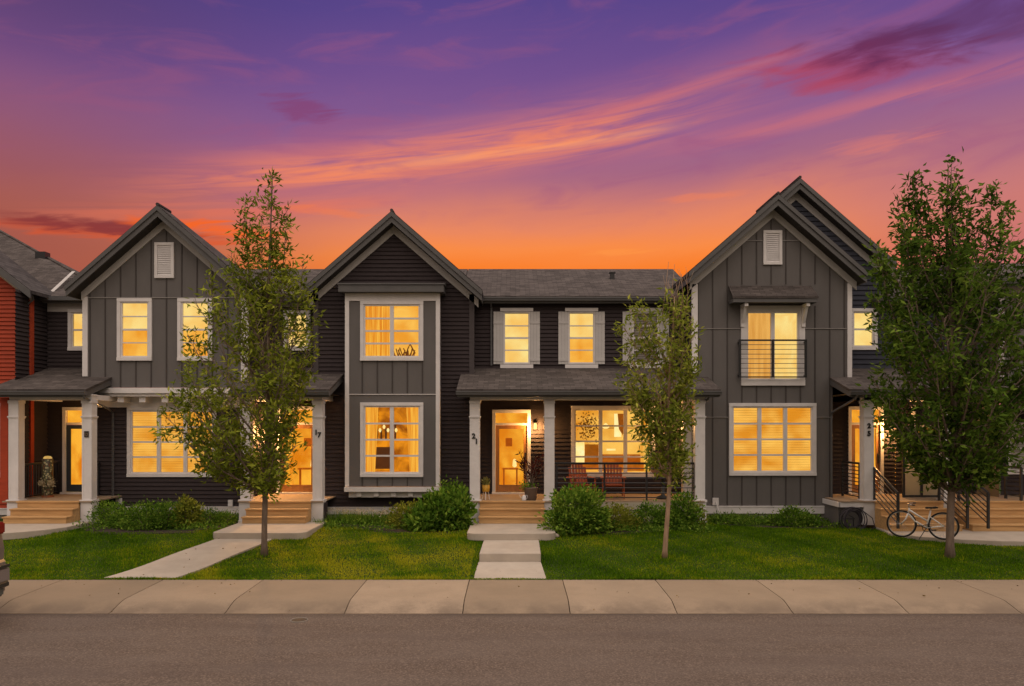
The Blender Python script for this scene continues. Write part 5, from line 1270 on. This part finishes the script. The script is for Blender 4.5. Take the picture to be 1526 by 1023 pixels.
# ---------------------------------------------------------------- hose, porch things, car, cover
T = thing('garden_hose', (9.35, 20.55, .3), 'dark coiled garden hose on the ground beside the left post of number 25', 'hose')
mb = MB(); hc = Vector((9.33, 20.62, .58)); rr = random.Random(2)
for k in range(9): a = Vector((1, rr.uniform(-.18, .18), 0)).normalized(); mb.ring(hc+Vector((rr.uniform(-.05, .05)-.10, -.03*k, rr.uniform(-.02, .02))), rr.uniform(.20, .33), .013, a, Vector((0, rr.uniform(-.15, .15), 1)).normalized(), 32, 6)
mb.tube([(9.5, 20.45, .8), (9.72, 20.4, .62), (9.78, 20.38, .38), (9.6, 20.3, .30), (9.2, 20.25, .30)], .013, 6); mb.build('hose_coil', mat('dark_hose_rubber', (.035,.03,.04,1), .5, .1, 6), T, smooth=True)
mb = MB(); mb.tube([(8.98, 20.8, .22), (9.0, 20.75, .80), (9.33, 20.68, .60), (9.33, 20.66, .24)], .018, 8); mb.tube([(9.0, 20.6, .58), (9.33, 20.6, .58)], .02, 8); mb.build('reel_stand', M_black, T)

def adirondack(px, label, rot):
    x = wx(px, 21.7); T = thing('adirondack_chair', (0, 0, 0), label, 'chair', 'red slatted porch chairs')
    red = MATS.get('red_chair_paint') or mat('red_chair_paint', (.36,.085,.032,1), .55, .2, 5)
    ink = lambda name, mb: mb.build(name, red, T, bevel=.004)
    mb = MB()       # seat slats, sloping down to the back (+Y)
    for k in range(6): y = -.28+k*.095; z = .37-.018*k; mb.box(-.27, .27, y, y+.08, z, z+.02)
    ink('seat', mb)
    mb = MB()
    for k in range(6):
        xx = -.26+k*.09; hgt = .98-.012*abs(k-2.5)**2*1.6; y0, z0, y1, z1 = .26, .25, .52, hgt
        mb.prism([(y0, z0), (y1, z1), (y1+.02, z1-.01), (y0+.02, z0-.01)], lambda p, q: (xx, p, q), lambda p, q: (xx+.075, p, q))
    mb.box(-.28, .28, .40, .43, .60, .66); mb.box(-.28, .28, .31, .34, .36, .42); ink('backrest', mb)
    for sx in (-1, 1):
        mb = MB(); mb.box(sx*.27, sx*.37, -.36, .40, .56, .585); ink('armrest', mb)
        mb = MB(); mb.box(sx*.29, sx*.32, -.30, -.20, 0, .56); ink('leg', mb)
        mb = MB(); mb.prism([(-.30, .28), (-.30, .37), (.45, .22), (.62, 0), (.52, 0)], lambda p, q: (sx*.275, p, q), lambda p, q: (sx*.30, p, q)); ink('leg', mb)
    T.location = (x, 21.75, DECK); T.rotation_euler = (0, 0, R(rot)); return T
adirondack(868, 'red slatted porch chair behind the round bush, left of the pair', 12)
adirondack(914, 'red slatted porch chair on the porch of number 21, right of the pair', -6)

T = thing('bowl_planter', (wx(988, 21.5), 21.5, DECK), 'wide clay bowl planter on a pedestal behind the young tree trunk', 'planter')
mb = MB(); bx_ = wx(988, 21.5); mb.lathe([(.12, DECK+.62), (.26, DECK+.68), (.36, DECK+.80), (.40, DECK+.93), (.42, DECK+.94), (.42, DECK+.98), (.38, DECK+.98), (.36, DECK+.93)], bx_, 21.5, 28); mb.build('bowl', mat('sandy_clay', (.42,.27,.17,1), .75, .15, 4), T, smooth=True)
mb = MB(); mb.lathe([(.20, DECK), (.18, DECK+.05), (.06, DECK+.10), (.06, DECK+.58), (.12, DECK+.64)], bx_, 21.5, 16); mb.build('pedestal', M_black, T, smooth=True)
g = np.random.default_rng(9); q = g.normal(0, .13, (330, 3))*[1.3, 1, .6]+[bx_+.1, 21.5, DECK+1.06]; leaf_mesh('foliage', q, g.normal(size=q.shape)+[0, 0, .6], np.full(330, .11), np.full(330, .04), LEAF_S, T, 3)

T = thing('potted_plant', (wx(790, 21.1), 21.1, DECK), 'tall burgundy-leaved plant in a grey pot beside the door of number 21', 'potted plant')
px_ = wx(791, 21.1)
mb = MB(); mb.lathe([(.12, DECK), (.15, DECK+.02), (.19, DECK+.32), (.20, DECK+.33), (.20, DECK+.36), (.17, DECK+.36), (.16, DECK+.31)], px_, 21.1, 22); mb.build('pot', mat('grey_brown_pot', (.15,.11,.09,1), .7, .15, 6), T, smooth=True)
rr = random.Random(4); mb = MB(); tips = []
for k in range(16):
    a = rr.uniform(0, 6.28); l = rr.uniform(.2, .5); hh = rr.uniform(.35, .95); e = Vector((px_+math.cos(a)*l, 21.1+math.sin(a)*l*.7, DECK+.35+hh)); s0 = Vector((px_+rr.uniform(-.05, .05), 21.1, DECK+.33)); m_ = s0.lerp(e, .5)+Vector((0, 0, .12)); mb.tube([s0, m_, e], [.009, .007, .004], 5); tips += [(s0, m_, e)]*1
mb.build('stems', M_bark, T)
Pl = []; Dl = []
for s0, m_, e in tips:
    for j in range(13):
        t = rr.uniform(.25, 1.0); p = s0.lerp(m_, t*2) if t < .5 else m_.lerp(e, t*2-1); Pl.append(tuple(p)); dd = (e-s0).normalized()+Vector((rr.gauss(0, .7), rr.gauss(0, .5), rr.gauss(0, .5))); Dl.append(tuple(dd))
leaf_mesh('foliage', np.array(Pl), np.array(Dl), np.full(len(Pl), .17), np.full(len(Pl), .038), LEAF_R, T, 4)
q = np.random.default_rng(2).normal(0, .08, (160, 3))*[1.5, 1, .7]+[px_-.1, 21.05, DECK+.40]; leaf_mesh('trailing_leaves', q, np.random.default_rng(3).normal(size=q.shape), np.full(160, .07), np.full(160, .035), LEAF_S, T, 6)

T = thing('potted_plant', (wx(724, 21.2), 21.2, DECK), 'small succulent in a yellow pot on a white stand by the door of number 21', 'potted plant')
px_ = wx(724, 21.2)
mb = MB(); mb.lathe([(.085, DECK+.22), (.10, DECK+.24), (.11, DECK+.42), (.095, DECK+.42), (.09, DECK+.40)], px_, 21.2, 18); mb.build('pot', mat('yellow_glaze', (.50,.28,.035,1), .4, .1, 6), T, smooth=True)
for k in range(3): a = k*2.094+.5; mb = MB(); mb.tube([(px_+math.cos(a)*.07, 21.2+math.sin(a)*.07, DECK+.26), (px_+math.cos(a)*.12, 21.2+math.sin(a)*.12, DECK)], .012, 6); mb.build('leg', M_trim, T)
q = np.random.default_rng(5).normal(0, .03, (60, 3))+[px_, 21.2, DECK+.42]; leaf_mesh('foliage', q, np.random.default_rng(6).normal(0, .5, q.shape)+[0, 0, 1], np.full(60, .2), np.full(60, .05), leaf_mat('pale_succulent', (.12,.14,.04,1), (.28,.28,.10,1), (.45,.42,.2,1)), T, 8)

T = thing('watering_can', (wx(781, 20.95), 20.95, DECK), 'small white watering can in front of the grey pot by the door of number 21', 'watering can')
wx_ = wx(781, 20.95); mb = MB(); mb.lathe([(.06, DECK), (.065, DECK+.01), (.055, DECK+.13), (.02, DECK+.15)], wx_, 20.95, 14); mb.tube([(wx_-.05, 20.95, DECK+.04), (wx_-.14, 20.95, DECK+.16)], .009, 6); mb.build('body', M_trim, T, smooth=True)
mb = MB(); mb.ring((wx_+.05, 20.95, DECK+.10), .05, .007, Vector((1, 0, 0)), Vector((0, 0, 1)), 16, 5); mb.build('handle', M_trim, T)

T = thing('floor_lamp', (wx(71, 21.9), 21.9, DECK), 'tall lit cylinder lantern with a leafy mosaic pattern on the left porch', 'lantern')
lx = wx(71, 21.9)
m, t_, p_ = base_mat('mosaic_lantern'); tc = t_.nodes.new('ShaderNodeTexCoord'); v = t_.nodes.new('ShaderNodeTexVoronoi'); v.inputs['Scale'].default_value = 13; t_.links.new(tc.outputs['Object'], v.inputs['Vector'])
cc = ramp(S(t_, v.outputs[0]), [(.25, (.42,.36,.2,1)), (.4, (.10,.11,.05,1)), (.6, (.03,.035,.02,1)), (.8, (.14,.05,.02,1))]); t_.links.new(cc, p_.inputs['Base Color']); p_.inputs['Roughness'].default_value = .4
mb = MB(); mb.lathe([(.135, DECK+.06), (.14, DECK+.08), (.14, DECK+1.10), (.13, DECK+1.12)], lx, 21.9, 24); mb.build('shade', m, T, smooth=True)
mb = MB(); mb.lathe([(.15, DECK), (.15, DECK+.055), (.12, DECK+.06)], lx, 21.9, 24); mb.build('base', mat('terracotta_base', (.30,.10,.04,1), .7, .1, 5), T)
mb = MB(); mb.lathe([(.10, DECK+1.12), (.12, DECK+1.14), (.08, DECK+1.19), (.02, DECK+1.2)], lx, 21.9, 18); mb.build('lit_top', glow_mat('lantern_glow', lin(200,150,70), lin(240,200,120), .8, 8), T, smooth=True)
T = thing('flower_wreath', (lx+.12, 21.65, DECK), 'small cluster of cream flowers leaning on the mosaic lantern on the left porch', 'flowers')
for dx in (-.12, .15):
    q = np.random.default_rng(5).normal(0, .045, (90, 3))+[lx+.1+dx, 21.68, DECK+.42]; leaf_mesh('blossom', q, np.random.default_rng(6).normal(size=q.shape), np.full(90, .06), np.full(90, .05), LEAF_F, T, 8)
mb = MB(); mb.tube([(lx+.05, 21.7, DECK), (lx+.0, 21.68, DECK+.42)], .008, 5); mb.tube([(lx+.08, 21.7, DECK), (lx+.25, 21.68, DECK+.42)], .008, 5); mb.build('stems', M_bark, T)

# frosted screen on the right porch
T = thing('glass_screen', (wx(1373, 21.9), 21.9, DECK), 'black framed screen of two frosted glass panes on the porch right of number 25', 'screen')
fro, t_, p_ = base_mat('frosted_glass'); t_.nodes.remove(p_); ou = [n for n in t_.nodes if n.type == 'OUTPUT_MATERIAL'][0]
d1 = t_.nodes.new('ShaderNodeBsdfDiffuse'); d1.inputs[0].default_value = (.30,.32,.30,1); d2 = t_.nodes.new('ShaderNodeBsdfTranslucent'); d2.inputs[0].default_value = (.6,.6,.55,1); mx = t_.nodes.new('ShaderNodeMixShader'); mx.inputs[0].default_value = .6
t_.links.new(d1.outputs[0], mx.inputs[1]); t_.links.new(d2.outputs[0], mx.inputs[2]); t_.links.new(mx.outputs[0], ou.inputs[0])
xs_ = [wx(p, 21.9) for p in (1346.5, 1373, 1400)]; zt_ = wz(647, 21.9)
mb = MB()
for x in xs_: mb.box(x-.035, x+.035, 21.87, 21.93, DECK, zt_)
mb.box(xs_[0]-.035, xs_[-1]+.035, 21.865, 21.935, zt_, zt_+.05); mb.box(xs_[0], xs_[-1], 21.88, 21.92, DECK, DECK+.06); mb.build('frame', M_black, T)
for a, b_ in zip(xs_[:-1], xs_[1:]): mb = MB(); mb.box(a+.037, b_-.037, 21.895, 21.905, DECK+.062, zt_-.002); mb.build('pane', fro, T)
# folded hanging chair frame under the right porch beam
T = thing('hanging_lantern', (wx(1348, 21.6), 21.6, 3.9), 'small dark lantern hung on slanting cords under the right porch roof', 'lantern')
lx = wx(1347, 21.6); lz = wz(636, 21.6); mb = MB()
for x0_ in (wx(1330, 21.2), wx(1336, 21.2)): mb.tube([(x0_, 21.2, 3.84), (lx-.06+(x0_-wx(1330, 21.2)), 21.6, lz+.12)], .014, 5)
mb.build('cord', mat('grey_cord', (.20,.16,.13,1), .8, .1, 8), T)
mb = MB()
for a in (-.07, .07):
    for b_ in (-.07, .07): mb.box(lx+a-.008, lx+a+.008, 21.6+b_-.008, 21.6+b_+.008, lz-.1, lz+.1)
mb.box(lx-.085, lx+.085, 21.515, 21.685, lz+.1, lz+.12); mb.box(lx-.085, lx+.085, 21.515, 21.685, lz-.12, lz-.1); mb.build('lantern_frame', M_black, T)
mb = MB(); mb.lathe([(.02, lz-.09), (.03, lz-.05), (.012, lz+.02)], lx, 21.6, 10); mb.build('lantern_bulb', G_lamp, T)

# stones by the landing
for i, (px, Yp, s_, lb) in enumerate(((812, 18.5, .13, 'flat beige stone at the right corner of the landing of number 21'), (826, 18.7, .10, 'small pale stone below the round green bush'), (365, 18.6, .07, 'dark stone at the path edge near the leftmost tree'))):
    bm = bmesh.new(); bmesh.ops.create_icosphere(bm, subdivisions=3, radius=s_); rr = random.Random(i)
    for v in bm.verts: v.co *= 1+.14*math.sin(v.co.x*31+i)*math.cos(v.co.y*27)+rr.uniform(-.03, .03); v.co.z *= .55; v.co.x *= 1.4
    me = bpy.data.meshes.new('stone'); bm.to_mesh(me); bm.free(); me.materials.append(M_conc if i < 2 else M_found); o = bpy.data.objects.new('stone', me); col.objects.link(o); x = wx(px, Yp); o.location = (x, Yp, lawn_h(x, Yp)+.04); tag(o, lb, 'stone')

T = thing('utility_cover', (wx(446, 12.66), 12.66, -.13), 'small round dark metal utility cover in the asphalt near the kerb', 'manhole cover')
mb = MB(); cxx = wx(446, 12.66); mb.lathe([(.125, -.135), (.125, -.122), (.11, -.120)], cxx, 12.66, 28); mb.build('cover', mat('cast_iron', (.05,.04,.035,1), .6, .2, 20, .5, 90, metal=.4), T)
mb = MB(); mb.ring((cxx, 12.66, -.125), .14, .010, Vector((1, 0, 0)), Vector((0, 1, 0)), 28, 6); mb.build('collar', M_found, T)

def car():
    XR = wx(11.5, 12.8)                # rear face of the car
    T = thing('parked_car', (XR-2.2, 11.95, -.13), 'grey parked car at the left edge, its red tail light just in view', 'car')
    y0, y1 = 11.02, 12.84; z0 = -.13
    paint = mat('pewter_car_paint', (.20,.17,.165,1), .28, .04, 2, spec=.7)
    low = [(0,.50), (.02,.62), (-.02,.90), (-.06,.96), (-.05,1.20), (-.10,1.45), (-.16,1.62), (-2.9,1.60), (-3.2,1.18), (-4.55,1.02), (-4.72,.80), (-4.72,.50), (-4.3,.34), (-.25,.34)]
    mb = MB(); mb.prism([(XR-.0+a, z0+b_) for a, b_ in low], lambda a, b_: (a, y0, b_), lambda a, b_: (a, y1, b_)); body = mb.build('body', paint, T, bevel=.05, smooth=True)
    mb = MB(); top = [(-.20,1.60), (-.62,1.86), (-2.2,1.90), (-3.1,1.58)]
    mb.prism([(XR+a, z0+b_) for a, b_ in top], lambda a, b_: (a, y0+.14, b_), lambda a, b_: (a, y1-.14, b_)); mb.build('cabin', mat('tinted_car_glass', (.02,.02,.025,1), .08, .02, 1, spec=.8), T, bevel=.06)
    mb = MB(); mb.box(XR-2.3, XR-.62, y0+.18, y1-.18, z0+1.885, z0+1.93); mb.build('roof_panel', paint, T, bevel=.02)
    for ys_ in (y1-.28, y0+.02):
        mb = MB(); mb.box(XR-.24, XR-.045, ys_, ys_+.26, z0+1.44, z0+1.64); mb.build('tail_light', mat('tail_light_red', (.22,.012,.012,1), .2, .1, 3, spec=.7), T, bevel=.025)
    mb = MB(); mb.box(XR-.5, XR+.045, y0+.06, y1-.02, z0+.62, z0+.90); b_ = mb.build('bumper', paint, T, bevel=.04)
    mb = MB(); mb.box(XR-.3, XR+.05, y0+.1, y1-.06, z0+.885, z0+.925); mb.box(XR-.3, XR+.03, y0+.1, y1-.05, z0+.56, z0+.62); mb.build('bumper_trim', M_black, b_)
    mb = MB(); mb.box(XR-.5, XR-.01, y0+.15, y1-.1, z0+.40, z0+.56); mb.build('lower_valance', mat('grey_green_plastic', (.10,.11,.10,1), .6, .1, 5), b_, bevel=.03)
    mb = MB(); mb.box(XR-.07, XR-.02, y1-.55, y1-.30, z0+1.0, z0+1.35); mb.build('tailgate_panel', paint, T, bevel=.02)
    for xx in (XR-.95, XR-3.8):
        for yy in (y0+.1, y1-.1):
            mb = MB(); mb.ring((xx, yy, z0+.34), .25, .09, Vector((1, 0, 0)), Vector((0, 0, 1)), 32, 10); w_ = mb.build('wheel', MATS['tyre_rubber'], T, smooth=True)
            mb = MB(); mb.tube([(xx, yy-.08, z0+.34), (xx, yy+.08, z0+.34)], .20, 24); mb.build('rim', M_steel, w_)
car()
